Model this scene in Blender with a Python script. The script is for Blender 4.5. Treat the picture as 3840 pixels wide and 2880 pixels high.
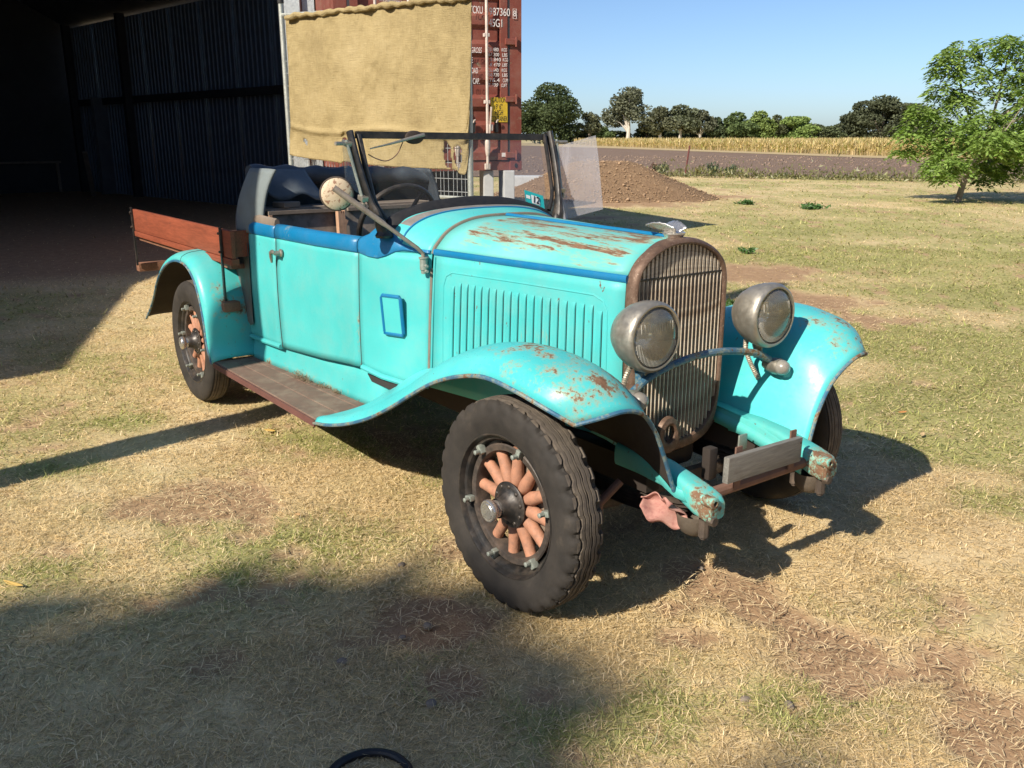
import bpy, bmesh, math, random
import numpy as np
from mathutils import Vector, Matrix, Quaternion
random.seed(7); RNG = np.random.default_rng(11)
for o in list(bpy.data.objects): bpy.data.objects.remove(o)
SC = bpy.context.scene
COL = SC.collection
R = math.radians

# ------------------------------------------------------------------ camera
CAM_POS = Vector((2.173, -2.333, 1.533)); YAW, PITCH, ROLL = R(143.51), R(15.375), R(0.118)
Fh = Vector((math.cos(YAW), math.sin(YAW), 0)); Rt = Vector((math.sin(YAW), -math.cos(YAW), 0)); Uz = Vector((0, 0, 1))
fwd = Fh * math.cos(PITCH) - Uz * math.sin(PITCH); upv = Fh * math.sin(PITCH) + Uz * math.cos(PITCH)
rt2 = Rt * math.cos(ROLL) - upv * math.sin(ROLL); up2 = Rt * math.sin(ROLL) + upv * math.cos(ROLL)
cd = bpy.data.cameras.new('camera'); cam = bpy.data.objects.new('camera', cd); COL.objects.link(cam)
cam.matrix_world = Matrix(((rt2.x, up2.x, -fwd.x, CAM_POS.x), (rt2.y, up2.y, -fwd.y, CAM_POS.y), (rt2.z, up2.z, -fwd.z, CAM_POS.z), (0, 0, 0, 1)))
cd.sensor_width = 36; cd.lens = 36 * 3369.34 / 3840; cd.clip_start = .05; cd.clip_end = 3000
SC.camera = cam

# ------------------------------------------------------------------ sky, sun, exposure
SUN_AZ, SUN_EL = R(281), R(37)
wd = bpy.data.worlds.new('World'); SC.world = wd; wd.use_nodes = True
wn = wd.node_tree; bg = wn.nodes['Background']
sky = wn.nodes.new('ShaderNodeTexSky'); sky.sky_type = 'NISHITA'; sky.sun_disc = False
sky.sun_elevation = SUN_EL; sky.sun_rotation = math.atan2(math.cos(SUN_AZ), math.sin(SUN_AZ))
sky.air_density = 0.76; sky.dust_density = 0.8; sky.ozone_density = 5.0; sky.altitude = 20
wn.links.new(sky.outputs[0], bg.inputs[0]); bg.inputs[1].default_value = 0.1
sl = bpy.data.lights.new('sun', 'SUN'); sun = bpy.data.objects.new('sun', sl); COL.objects.link(sun)
sl.energy = 5.0; sl.angle = R(0.53); sl.color = (1.0, 0.90, 0.76)
LD = Vector((-math.cos(SUN_AZ) * math.cos(SUN_EL), -math.sin(SUN_AZ) * math.cos(SUN_EL), -math.sin(SUN_EL)))
sun.rotation_euler = LD.to_track_quat('-Z', 'Y').to_euler(); sun.location = (2, -30, 25)
vs = SC.view_settings; vs.view_transform = 'Standard'; vs.look = 'None'; vs.exposure = 0.54; vs.gamma = 1.0; vs.use_curve_mapping = False

# ------------------------------------------------------------------ helpers
def tag(o, label=None, cat=None, group=None, kind=None):
    if label: o['label'] = label
    if cat: o['category'] = cat
    if group: o['group'] = group
    if kind: o['kind'] = kind
    return o
def empty(name, loc=(0, 0, 0), rz=0, parent=None):
    o = bpy.data.objects.new(name, None); COL.objects.link(o); o.location = loc; o.rotation_euler = (0, 0, rz)
    o.empty_display_size = .2
    if parent: o.parent = parent
    return o
def link(name, me, parent=None, loc=None):
    o = bpy.data.objects.new(name, me); COL.objects.link(o)
    if parent: o.parent = parent
    if loc: o.location = loc
    return o
def mesh(name, V, F, mt, smooth=True, sharp=35, fix=True):
    me = bpy.data.meshes.new(name); me.from_pydata([tuple(v) for v in V], [], [tuple(f) for f in F])
    if fix:
        b = bmesh.new(); b.from_mesh(me); bmesh.ops.recalc_face_normals(b, faces=b.faces); b.to_mesh(me); b.free()
    for m in (mt if isinstance(mt, (list, tuple)) else [mt]): me.materials.append(m)
    if smooth:
        me.polygons.foreach_set('use_smooth', [True] * len(me.polygons)); me.set_sharp_from_angle(angle=R(sharp))
    me.update(); return me
def obj(name, VF, mt, parent=None, smooth=True, sharp=35, loc=None, fix=True):
    return link(name, mesh(name, VF[0], VF[1], mt, smooth, sharp, fix), parent, loc)
def join(*vfs):
    V, F = [], []
    for v, f in vfs:
        n = len(V); V += [tuple(x) for x in v]; F += [tuple(i + n for i in g) for g in f]
    return V, F
def xf(vf, m): return [tuple(m @ Vector(v)) for v in vf[0]], vf[1]
def mirror_y(vf): return [(x, -y, z) for x, y, z in vf[0]], [tuple(reversed(f)) for f in vf[1]]
def cr(P, n, closed=False):
    P = [np.array(p, float) for p in P]; m = len(P)
    if closed: Q = [P[-1]] + P + [P[0], P[1]]; segs = m
    else: Q = [2 * P[0] - P[1]] + P + [2 * P[-1] - P[-2]]; segs = m - 1
    d = [np.linalg.norm(Q[i + 2] - Q[i + 1]) + 1e-9 for i in range(segs)]; cum = np.concatenate([[0], np.cumsum(d)])
    out = []
    for t in (np.linspace(0, cum[-1], n, endpoint=not closed)):
        i = min(np.searchsorted(cum, t, side='right') - 1, segs - 1); u = (t - cum[i]) / d[i]
        a, b, c, e = Q[i], Q[i + 1], Q[i + 2], Q[i + 3]
        # non-uniform tangents
        d0 = np.linalg.norm(b - a) + 1e-9; d1 = np.linalg.norm(c - b) + 1e-9; d2 = np.linalg.norm(e - c) + 1e-9
        t1 = ((b - a) / d0 * d1 + (c - b) / d1 * d0) / (d0 + d1) * d1; t2 = ((c - b) / d1 * d2 + (e - c) / d2 * d1) / (d1 + d2) * d1
        u2, u3 = u * u, u * u * u
        out.append((2 * u3 - 3 * u2 + 1) * b + (u3 - 2 * u2 + u) * t1 + (-2 * u3 + 3 * u2) * c + (u3 - u2) * t2)
    return out
def loft(S, cu=False, cv=False, cap=False):
    n, m = len(S), len(S[0]); V = [tuple(p) for s in S for p in s]; F = []
    for i in range(n if cu else n - 1):
        for j in range(m if cv else m - 1):
            a, b = i * m + j, i * m + (j + 1) % m; c, d = ((i + 1) % n) * m + (j + 1) % m, ((i + 1) % n) * m + j
            F.append((a, b, c, d))
    if cap: F.append(tuple(range(m))); F.append(tuple((n - 1) * m + j for j in reversed(range(m))))
    return V, F
def tube(P, r, seg=10, cap=True, closed=False, sq=None):
    P = [Vector(p) for p in P]; n = len(P); rs = r if isinstance(r, (list, tuple)) else [r] * n
    T = []
    for i in range(n):
        if closed: t = P[(i + 1) % n] - P[i - 1]
        else: t = P[min(i + 1, n - 1)] - P[max(i - 1, 0)]
        T.append(t.normalized())
    a = Vector((0, 0, 1)) if abs(T[0].z) < .9 else Vector((1, 0, 0))
    N = (a - T[0] * a.dot(T[0])).normalized(); S = []
    for i in range(n):
        if i: N = (N - T[i] * N.dot(T[i])).normalized()
        B = T[i].cross(N); ring = []
        for k in range(seg):
            th = 2 * math.pi * k / seg
            x, y = math.cos(th), math.sin(th)
            if sq: x, y = x * sq[0], y * sq[1]
            ring.append(P[i] + (N * x + B * y) * rs[i])
        S.append(ring)
    return loft(S, cu=closed, cv=True, cap=cap and not closed)
def lathe(prof, axis='Y', seg=32, c=(0, 0, 0), closed=False):
    # prof: (a along axis, r)
    S = []
    for k in range(seg):
        t = 2 * math.pi * k / seg; x, y = math.cos(t), math.sin(t); s = []
        for a, r in prof:
            p = {'X': (a, r * x, r * y), 'Y': (r * x, a, r * y), 'Z': (r * x, r * y, a)}[axis]
            s.append((p[0] + c[0], p[1] + c[1], p[2] + c[2]))
        S.append(s)
    return loft(S, cu=True, cv=closed)
def box(c, s, m=None, bev=0):
    x, y, z = s[0] / 2, s[1] / 2, s[2] / 2
    b = bmesh.new(); bmesh.ops.create_cube(b, size=1); bmesh.ops.scale(b, vec=s, verts=b.verts)
    if bev: bmesh.ops.bevel(b, geom=b.edges[:], offset=bev, segments=2, affect='EDGES', profile=.6)
    M = Matrix.Translation(c) @ (m.to_4x4() if m else Matrix.Identity(4))
    b.verts.index_update()
    V = [tuple(M @ v.co) for v in b.verts]; F = [tuple(v.index for v in f.verts) for f in b.faces]; b.free(); return V, F
def beam(a, b, w, h, bev=0, up=(0, 0, 1)):
    a, b = Vector(a), Vector(b); t = (b - a); L = t.length; t.normalize(); u = Vector(up); s = u.cross(t).normalized(); u = t.cross(s)
    return box((a + b) / 2, (L, w, h), Matrix((t, s, u)).transposed(), bev)
def prism(poly, d0, d1, axis='Y'):
    # poly in the plane normal to axis, extruded d0..d1
    def P(p, d): return {'X': (d, p[0], p[1]), 'Y': (p[0], d, p[1]), 'Z': (p[0], p[1], d)}[axis]
    n = len(poly); V = [P(p, d0) for p in poly] + [P(p, d1) for p in poly]
    F = [tuple(range(n)), tuple(reversed(range(n, 2 * n)))] + [(i, (i + 1) % n, n + (i + 1) % n, n + i) for i in range(n)]
    return V, F
def solid(o, t, off=-1, mo=0, rim=0):
    m = o.modifiers.new('sheet', 'SOLIDIFY'); m.thickness = t; m.offset = off; m.material_offset = mo; m.material_offset_rim = rim; return o
def npmesh(name, V, F, mt, parent=None, col=None, smooth=False):
    me = bpy.data.meshes.new(name); V = np.asarray(V, np.float32); F = np.asarray(F, np.int32); k = F.shape[1]
    me.vertices.add(len(V)); me.vertices.foreach_set('co', V.ravel())
    me.loops.add(F.size); me.loops.foreach_set('vertex_index', F.ravel())
    me.polygons.add(len(F)); me.polygons.foreach_set('loop_start', np.arange(0, F.size, k, dtype=np.int32))
    if smooth: me.polygons.foreach_set('use_smooth', np.ones(len(F), bool))
    me.materials.append(mt); me.update(calc_edges=True)
    if col is not None:
        a = me.color_attributes.new('col', 'FLOAT_COLOR', 'POINT'); c = np.ones((len(V), 4), np.float32); c[:, :3] = col; a.data.foreach_set('color', c.ravel())
    return link(name, me, parent)
def ray(px, py):
    x, y = (px - 1920) / 3369.34, -(py - 1440) / 3369.34
    return fwd + x * rt2 + y * up2
def at(px, py, dist):
    d = ray(px, py); return CAM_POS + d * (dist / math.hypot(d.x, d.y))
def gnd(px, py, z=0):
    d = ray(px, py); return CAM_POS + d * ((z - CAM_POS.z) / d.z)

# ------------------------------------------------------------------ materials
class NT:
    def __init__(s, name):
        s.m = bpy.data.materials.new(name); s.m.use_nodes = True; s.t = s.m.node_tree
        s.b = s.t.nodes['Principled BSDF']; s.out = s.t.nodes['Material Output']; s._c = None
    def n(s, ty, **k):
        x = s.t.nodes.new('ShaderNode' + ty)
        for a, v in k.items(): setattr(x, a, v)
        return x
    def l(s, a, b): s.t.links.new(a, b)
    def co(s):
        if not s._c: s._c = s.n('TexCoord').outputs['Object']
        return s._c
    def mapped(s, scale=(1, 1, 1), loc=(0, 0, 0), rot=(0, 0, 0), src=None):
        m = s.n('Mapping'); m.inputs['Scale'].default_value = scale; m.inputs['Location'].default_value = loc; m.inputs['Rotation'].default_value = rot
        s.l(src or s.co(), m.inputs[0]); return m.outputs[0]
    def noise(s, sc=5, det=5, ro=.55, src=None, dist=0):
        x = s.n('TexNoise'); x.inputs['Scale'].default_value = sc; x.inputs['Detail'].default_value = det; x.inputs['Roughness'].default_value = ro; x.inputs['Distortion'].default_value = dist
        s.l(src or s.co(), x.inputs['Vector']); return x.outputs['Fac']
    def wave(s, sc, src=None, dist=0, det=2, prof='SIN', dirn='X'):
        x = s.n('TexWave', wave_profile=prof, bands_direction=dirn); x.inputs['Scale'].default_value = sc; x.inputs['Distortion'].default_value = dist; x.inputs['Detail'].default_value = det
        s.l(src or s.co(), x.inputs['Vector']); return x.outputs['Fac']
    def ramp(s, f, st, interp='LINEAR'):
        r = s.n('ValToRGB'); e = r.color_ramp; e.interpolation = interp
        while len(e.elements) < len(st): e.elements.new(.5)
        for x, (p, c) in zip(e.elements, st):
            x.position = p; x.color = (*(c if isinstance(c, (tuple, list)) else (c, c, c)), 1)
        s.l(f, r.inputs[0]); return r.outputs[0]
    def mix(s, f, a, b, mode='MIX'):
        x = s.n('MixRGB', blend_type=mode)
        for i, v in enumerate((f, a, b)):
            if hasattr(v, 'is_output'): s.l(v, x.inputs[i])
            elif isinstance(v, (tuple, list)): x.inputs[i].default_value = (*v, 1)
            else: x.inputs[i].default_value = v if i == 0 else (v, v, v, 1)
        return x.outputs[0]
    def math(s, op, a, b=0, clamp=False):
        x = s.n('Math', operation=op, use_clamp=clamp)
        for i, v in enumerate((a, b)):
            if hasattr(v, 'is_output'): s.l(v, x.inputs[i])
            else: x.inputs[i].default_value = v
        return x.outputs[0]
    def sep(s, src=None):
        x = s.n('SeparateXYZ'); s.l(src or s.co(), x.inputs[0]); return x.outputs
    def rng(s, v, a, b, c=0, d=1):
        x = s.n('MapRange'); x.clamp = True; s.l(v, x.inputs[0])
        for i, q in enumerate((a, b, c, d)): x.inputs[i + 1].default_value = q
        return x.outputs[0]
    def bump(s, h, st=.3, d=.01, nrm=None):
        x = s.n('Bump'); x.inputs['Strength'].default_value = st; x.inputs['Distance'].default_value = d; s.l(h, x.inputs['Height'])
        if nrm: s.l(nrm, x.inputs['Normal'])
        s.l(x.outputs[0], s.b.inputs['Normal']); return x.outputs[0]
    def set(s, base=None, rough=None, metal=None, spec=None):
        for k, v in (('Base Color', base), ('Roughness', rough), ('Metallic', metal), ('Specular IOR Level', spec)):
            if v is None: continue
            if hasattr(v, 'is_output'): s.l(v, s.b.inputs[k])
            else: s.b.inputs[k].default_value = (*v, 1) if isinstance(v, (tuple, list)) else v
        return s.m
def plain(name, c, rough=.6, metal=0, var=.25, sc=8, bump=0, bsc=60, dirt=None, damt=.5, spec=None):
    """base colour broken up by two scales of noise, optional dust"""
    t = NT(name); n1 = t.noise(sc, 6, .6); n2 = t.noise(sc * 7, 4, .6)
    f = t.mix(.4, n1, n2)
    lo = tuple(x * (1 - var) for x in c); hi = tuple(min(1, x * (1 + var)) for x in c)
    col = t.ramp(f, [(.3, lo), (.7, hi)])
    if dirt: col = t.mix(t.ramp(t.noise(sc * 1.7, 7, .65), [(.45, 0), (.75, damt)]), col, dirt)
    rr = t.ramp(n2, [(.3, max(0, rough - .12)), (.7, min(1, rough + .12))])
    t.set(col, rr, metal, spec)
    if bump: t.bump(t.noise(bsc, 4, .6), bump, .004)
    return t.m
def rust_of(t, sc=22):
    return t.ramp(t.noise(sc, 6, .65), [(.25, (.085, .045, .028)), (.5, (.17, .095, .055)), (.75, (.27, .175, .105))])
TURQ = (.060, .445, .445); BLUE = (.0, .15, .33)
def paint(name, base, zone=None, thr=.60, stretch=(1, 1, 1), sc=6, chips=.70, rough=.48, fade=.12, seed=0, dust=1.0):
    """old paint: faded, dusty, chipped, with rust breaking through where zone(t) says so"""
    t = NT(name); v = t.mapped((1, 1, 1), (seed, seed * .7, seed * .3))
    big = t.noise(2.2, 3, .5, v); fine = t.noise(90, 3, .6, v)
    hi = tuple(min(1, c * (1 + fade) + .012) for c in base); lo = tuple(c * (1 - fade) for c in base)
    col = t.ramp(big, [(.3, lo), (.72, hi)])
    col = t.mix(t.ramp(t.noise(11, 7, .7, v), [(.5, 0), (.78, .34 * dust)]), col, tuple(.62 * c + .10 for c in base))
    # dust
    col = t.mix(t.ramp(t.noise(4.5, 8, .72, v), [(.45, 0), (.8, .20 * dust)]), col, (.42, .36, .27))
    rust = rust_of(t)
    m1 = t.mapped(stretch, (seed * 1.3, 0, seed))
    rn = t.math('ADD', t.noise(sc, 9, .68, m1), t.math('MULTIPLY', t.math('SUBTRACT', t.noise(sc * 5, 6, .7, m1), .5), .55))
    if zone is not None:
        z = zone(t); rn = t.math('ADD', rn, t.math('MULTIPLY', t.math('SUBTRACT', z, 1.0), .45))
    halo = t.ramp(rn, [(thr - .13, 0), (thr - .02, .55), (thr, .8)])
    col = t.mix(halo, col, (.30, .33, .22))
    rm = t.ramp(rn, [(thr - .02, 0), (thr + .05, 1)])
    col = t.mix(rm, col, rust)
    ch = t.ramp(t.noise(34, 4, .62, t.mapped((1, 1, .55), (seed + 3, 1, 2))), [(chips, 0), (chips + .015, 1)])
    col = t.mix(ch, col, (.13, .075, .05))
    both = t.mix(1, rm, ch, 'LIGHTEN')
    t.set(col, t.mix(both, t.ramp(fine, [(.3, rough - .08), (.7, rough + .1)]), .85), 0, .35)
    h = t.mix(both, t.mix(.30, .6, t.noise(4, 3, .5, v)), t.mix(.5, .35, t.noise(160, 3, .6)))
    t.bump(h, .22, .004); return t.m
def zbox(x=None, y=None, z=None, s=.12):
    """soft-edged box mask in car coordinates"""
    def f(t):
        S = t.sep(); r = None
        for o, lim in ((S[0], x), (S[1], y), (S[2], z)):
            if lim is None: continue
            a = t.math('MULTIPLY', t.rng(o, lim[0] - s, lim[0] + s), t.rng(o, lim[1] + s, lim[1] - s))
            r = a if r is None else t.math('MULTIPLY', r, a)
        return r
    return f
def glassmat(name, tint=(.93, .95, .95), haze=.04, hazecol=(.7, .7, .72), gl=.08, scratch=None, rough=.02):
    t = NT(name); t.t.nodes.remove(t.b)
    tr = t.n('BsdfTransparent'); tr.inputs[0].default_value = (*tint, 1)
    g = t.n('BsdfGlossy'); g.inputs['Roughness'].default_value = rough; g.inputs[0].default_value = (1, 1, 1, 1)
    df = t.n('BsdfDiffuse'); df.inputs[0].default_value = (*hazecol, 1)
    tl = t.n('BsdfTranslucent'); tl.inputs[0].default_value = (*hazecol, 1)
    dd = t.n('MixShader'); dd.inputs[0].default_value = .4; t.l(df.outputs[0], dd.inputs[1]); t.l(tl.outputs[0], dd.inputs[2])
    m1 = t.n('MixShader'); t.l(tr.outputs[0], m1.inputs[1]); t.l(dd.outputs[0], m1.inputs[2])
    if scratch:
        f = t.math('ADD', t.ramp(t.noise(3.5, 6, .65), [(.3, haze * .7), (.75, haze * 1.25)]), t.ramp(t.noise(9, 6, .7, t.mapped((1, 1, .12), rot=scratch)), [(.55, 0), (.75, .24)]), True); t.l(f, m1.inputs[0])
    else:
        t.l(t.ramp(t.noise(6, 6, .65), [(.3, haze * .6), (.75, haze * 1.6)]), m1.inputs[0])
    fr = t.n('Fresnel'); fr.inputs[0].default_value = 1.5
    m2 = t.n('MixShader'); t.l(t.math('MULTIPLY', fr.outputs[0], gl * 12, True), m2.inputs[0]); t.l(m1.outputs[0], m2.inputs[1]); t.l(g.outputs[0], m2.inputs[2])
    t.l(m2.outputs[0], t.out.inputs[0]); return t.m
def leafmat(name, trans=.35, var=.3, rough=.5, gl=.05):
    """colour from each leaf's own attribute"""
    t = NT(name); a = t.n('VertexColor', layer_name='col') if False else t.n('Attribute', attribute_name='col')
    t.t.nodes.remove(t.b); d = t.n('BsdfDiffuse'); tl = t.n('BsdfTranslucent'); g = t.n('BsdfGlossy'); g.inputs['Roughness'].default_value = rough
    t.l(a.outputs['Color'], d.inputs[0]); t.l(t.mix(1, a.outputs['Color'], (1.15, 1.2, .6), 'MULTIPLY'), tl.inputs[0])
    m = t.n('MixShader'); m.inputs[0].default_value = trans; t.l(d.outputs[0], m.inputs[1]); t.l(tl.outputs[0], m.inputs[2])
    m2 = t.n('MixShader'); m2.inputs[0].default_value = gl; t.l(m.outputs[0], m2.inputs[1]); t.l(g.outputs[0], m2.inputs[2]); t.l(m2.outputs[0], t.out.inputs[0]); return t.m

# ================================================================== ground
def _h(i, j, k):
    x = (i * 374761393 + j * 668265263 + k * 974634533) & 0x7fffffff
    x = ((x ^ (x >> 13)) * 1274126177) & 0x7fffffff
    return ((x ^ (x >> 16)) & 0xffff) / 65535.0
def vnoise(x, y, k=0):
    i = np.floor(x).astype(np.int64); j = np.floor(y).astype(np.int64); u = x - i; v = y - j; u = u * u * (3 - 2 * u); v = v * v * (3 - 2 * v)
    return (_h(i, j, k) * (1 - u) + _h(i + 1, j, k) * u) * (1 - v) + (_h(i, j + 1, k) * (1 - u) + _h(i + 1, j + 1, k) * u) * v
def fbm(x, y, o=4, k=0):
    s = 0; a = .5; t = 0
    for q in range(o): s = s + a * vnoise(x * 2 ** q, y * 2 ** q, k + q * 17); t += a; a *= .55
    return s / t
def sstep(a, b, x): t = np.clip((x - a) / (b - a), 0, 1); return t * t * (3 - 2 * t)
DD = 3840 / 2212
def blobs(lst, x, y):
    """lst of (display px x, y, half width across view, half depth, rotation deg, weight)"""
    r = np.zeros_like(x)
    for px, py, a, b, rot, w in lst:
        c = gnd(px * DD, py * DD); dx, dy = x - c.x, y - c.y
        u = dx * Rt.x + dy * Rt.y; v = dx * Fh.x + dy * Fh.y; t = R(rot)
        u, v = u * math.cos(t) + v * math.sin(t), -u * math.sin(t) + v * math.cos(t)
        r = np.maximum(r, w * np.exp(-((u / a) ** 2 + (v / b) ** 2) * .9))
    return r
BARE = [(470, 1085, .40, .24, 8, 1.1), (300, 1110, .16, .14, 0, .8), (560, 1030, .14, .10, 0, .8), (900, 1365, .26, .17, -8, 1), (760, 1400, .14, .12, 0, .8), (1000, 1500, .12, .16, 0, .7), (1560, 1270, .22, .16, -30, 1.05), (1640, 1340, .24, .12, -38, 1.0),
        (1830, 1430, .34, .16, -10, 1.15), (1960, 1450, .20, .13, -5, 1.0), (2170, 1600, .18, .24, 0, 1.1), (1500, 1390, .16, .10, 0, .8), (1440, 1330, .18, .08, -10, .7), (1180, 1520, .12, .1, 0, .6), (130, 1200, .16, .14, 0, .7), (1620, 590, .75, .9, -20, 1.15), (1730, 650, .7, .55, -12, 1.1), (1880, 690, .55, .35, -8, .75), (1570, 680, .8, .5, 0, .9), (1360, 440, 2.2, 1.5, 0, .9), (1560, 425, 1.6, .5, 0, .9), (1320, 470, 2.4, .8, 0, .55), (700, 1450, .2, .14, 0, .6)]
GREEN = [(1960, 880, .55, .5, 0, .8), (2110, 760, .9, .9, 0, .7), (2060, 980, .4, .25, 0, .6), (1850, 760, .5, .35, 0, .65), (270, 912, .22, .12, 0, .85), (745, 965, .25, .16, -15, .9), (600, 1190, .30, .16, 0, .7), (520, 1250, .2, .1, 0, .6), (130, 1020, .22, .14, 0, .6), (90, 1240, .16, .14, 0, .6), (1700, 500, 1.6, .9, 0, .55), (1900, 560, 1.6, .9, 0, .55), (1250, 1600, .25, .12, 0, .5), (1700, 1560, .2, .12, 0, .6), (1480, 400, 2.5, 1.6, 0, .7), (2150, 640, .8, .5, 0, .5), (1440, 1560, .22, .14, 0, .55), (2180, 1110, .2, .2, 0, .6)]
DEAD = [(2120, 575, 1.0, .8, 0, 1), (1480, 480, 1.0, .5, 0, .8), (1600, 438, 1.5, .4, 0, .9), (1800, 680, .5, .3, 0, .6), (560, 780, .3, .3, 0, .5), (1660, 520, .8, .3, 0, .6), (150, 950, .4, .25, 0, .4)]
def masks(x, y):
    n1 = fbm(x * .9, y * .9, 4, 1); n2 = fbm(x * 4.3, y * 4.3, 4, 5); n3 = fbm(x * .16, y * .16, 3, 9)
    side = sstep(-1.0, 3.5, y + .25 * x) * .33
    g = np.clip(blobs(GREEN, x, y) * (.5 + n2) + (n1 - .5) * 1.1 + (n2 - .5) * .9 + (n3 - .5) * .9 + side + .12, 0, 1)
    b = np.clip(sstep(.34, .66, blobs(BARE, x, y) * (.45 + 1.1 * n2) + (n2 - .5) * .5) + .85 * sstep(.66, .76, n2 + .25 * (n1 - .5)), 0, 1)
    shed = sstep(-8.2, -9.6, x + .9 * (n1 - .5)) * sstep(7.0, 6.0, y - .1 * x - 1.0)
    b = np.maximum(b, shed); g = g * (1 - b)
    dd = np.clip(blobs(DEAD, x, y) + (n3 - .5) * .5, 0, 1)
    return g, b, dd * (1 - b)
def gz(x, y): return .03 * sstep(-3.4, -.3, np.asarray(x, float)) * sstep(6., 2., np.asarray(y, float))

def mat_ground():
    t = NT('dry_grass_ground'); a = t.n('Attribute', attribute_name='mask'); S = t.n('SeparateColor'); t.l(a.outputs['Color'], S.inputs[0])
    straw = t.ramp(t.mix(.5, t.noise(38, 6, .7), t.noise(170, 3, .6)), [(.3, (.20, .14, .08)), (.45, (.55, .42, .235)), (.68, (.84, .67, .39))])
    straw = t.mix(.38, straw, t.ramp(t.noise(.35, 4, .6), [(.35, (.66, .52, .30)), (.65, (.54, .44, .245))]))
    green = t.ramp(t.mix(.5, t.noise(46, 5, .7), t.noise(.8, 4, .6)), [(.3, (.20, .20, .07)), (.7, (.47, .44, .18))])
    soil = t.ramp(t.mix(.45, t.noise(9, 7, .65), t.noise(70, 4, .6)), [(.3, (.22, .14, .08)), (.55, (.38, .25, .145)), (.75, (.48, .34, .215))])
    soil = t.mix(t.ramp(t.noise(150, 3, .6), [(.62, 0), (.70, .5)]), soil, (.42, .33, .19))
    c = t.mix(t.rng(S.outputs[2], .2, .9, 0, .75), straw, (.50, .36, .20)); c = t.mix(t.rng(S.outputs[0], .12, .75, 0, .95), c, green); c = t.mix(S.outputs[1], c, soil)
    t.set(c, .95, 0, .15); h = t.mix(.5, t.noise(26, 7, .7), t.noise(120, 4, .7)); t.bump(h, .6, .02); return t.m
def build_ground():
    ang = np.concatenate([np.linspace(R(143.51 - 52), R(143.51 + 52), 260), np.linspace(R(143.51 + 52), R(143.51 + 308), 70)[1:-1]])
    rad = np.concatenate([[0], np.geomspace(.35, 2200, 400)]); na = len(ang)
    V = [np.array([[CAM_POS.x, CAM_POS.y]])] + [np.stack([CAM_POS.x + r * np.cos(ang), CAM_POS.y + r * np.sin(ang)], 1) for r in rad[1:]]
    V = np.concatenate(V); x, y = V[:, 0], V[:, 1]; g, b, dd = masks(x, y)
    near = np.exp(-(np.hypot(x - CAM_POS.x, y - CAM_POS.y) / 14) ** 2)
    z = near * ((fbm(x * 3, y * 3, 4, 3) - .5) * .022 - b * .012 + (fbm(x * 16, y * 16, 3, 6) - .5) * .014 * (.4 + b))
    z = z + gz(x, y)
    i = np.arange(na); j = (i + 1) % na
    tri = np.stack([np.zeros(na, int), 1 + i, 1 + j], 1)
    me = bpy.data.meshes.new('ground'); V3 = np.column_stack([x, y, z])
    q = [np.stack([1 + (k - 1) * na + i, 1 + k * na + i, 1 + k * na + j, 1 + (k - 1) * na + j], 1) for k in range(1, len(rad) - 1)]
    F = [tuple(r) for r in tri] + [tuple(r) for r in np.concatenate(q)]
    me.from_pydata(V3.tolist(), [], F); me.materials.append(mat_ground()); me.polygons.foreach_set('use_smooth', [True] * len(me.polygons))
    a = me.color_attributes.new('mask', 'FLOAT_COLOR', 'POINT'); a.data.foreach_set('color', np.column_stack([g, b, dd, np.ones_like(g)]).astype(np.float32).ravel())
    return tag(link('ground', me), kind='structure')
build_ground()

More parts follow.
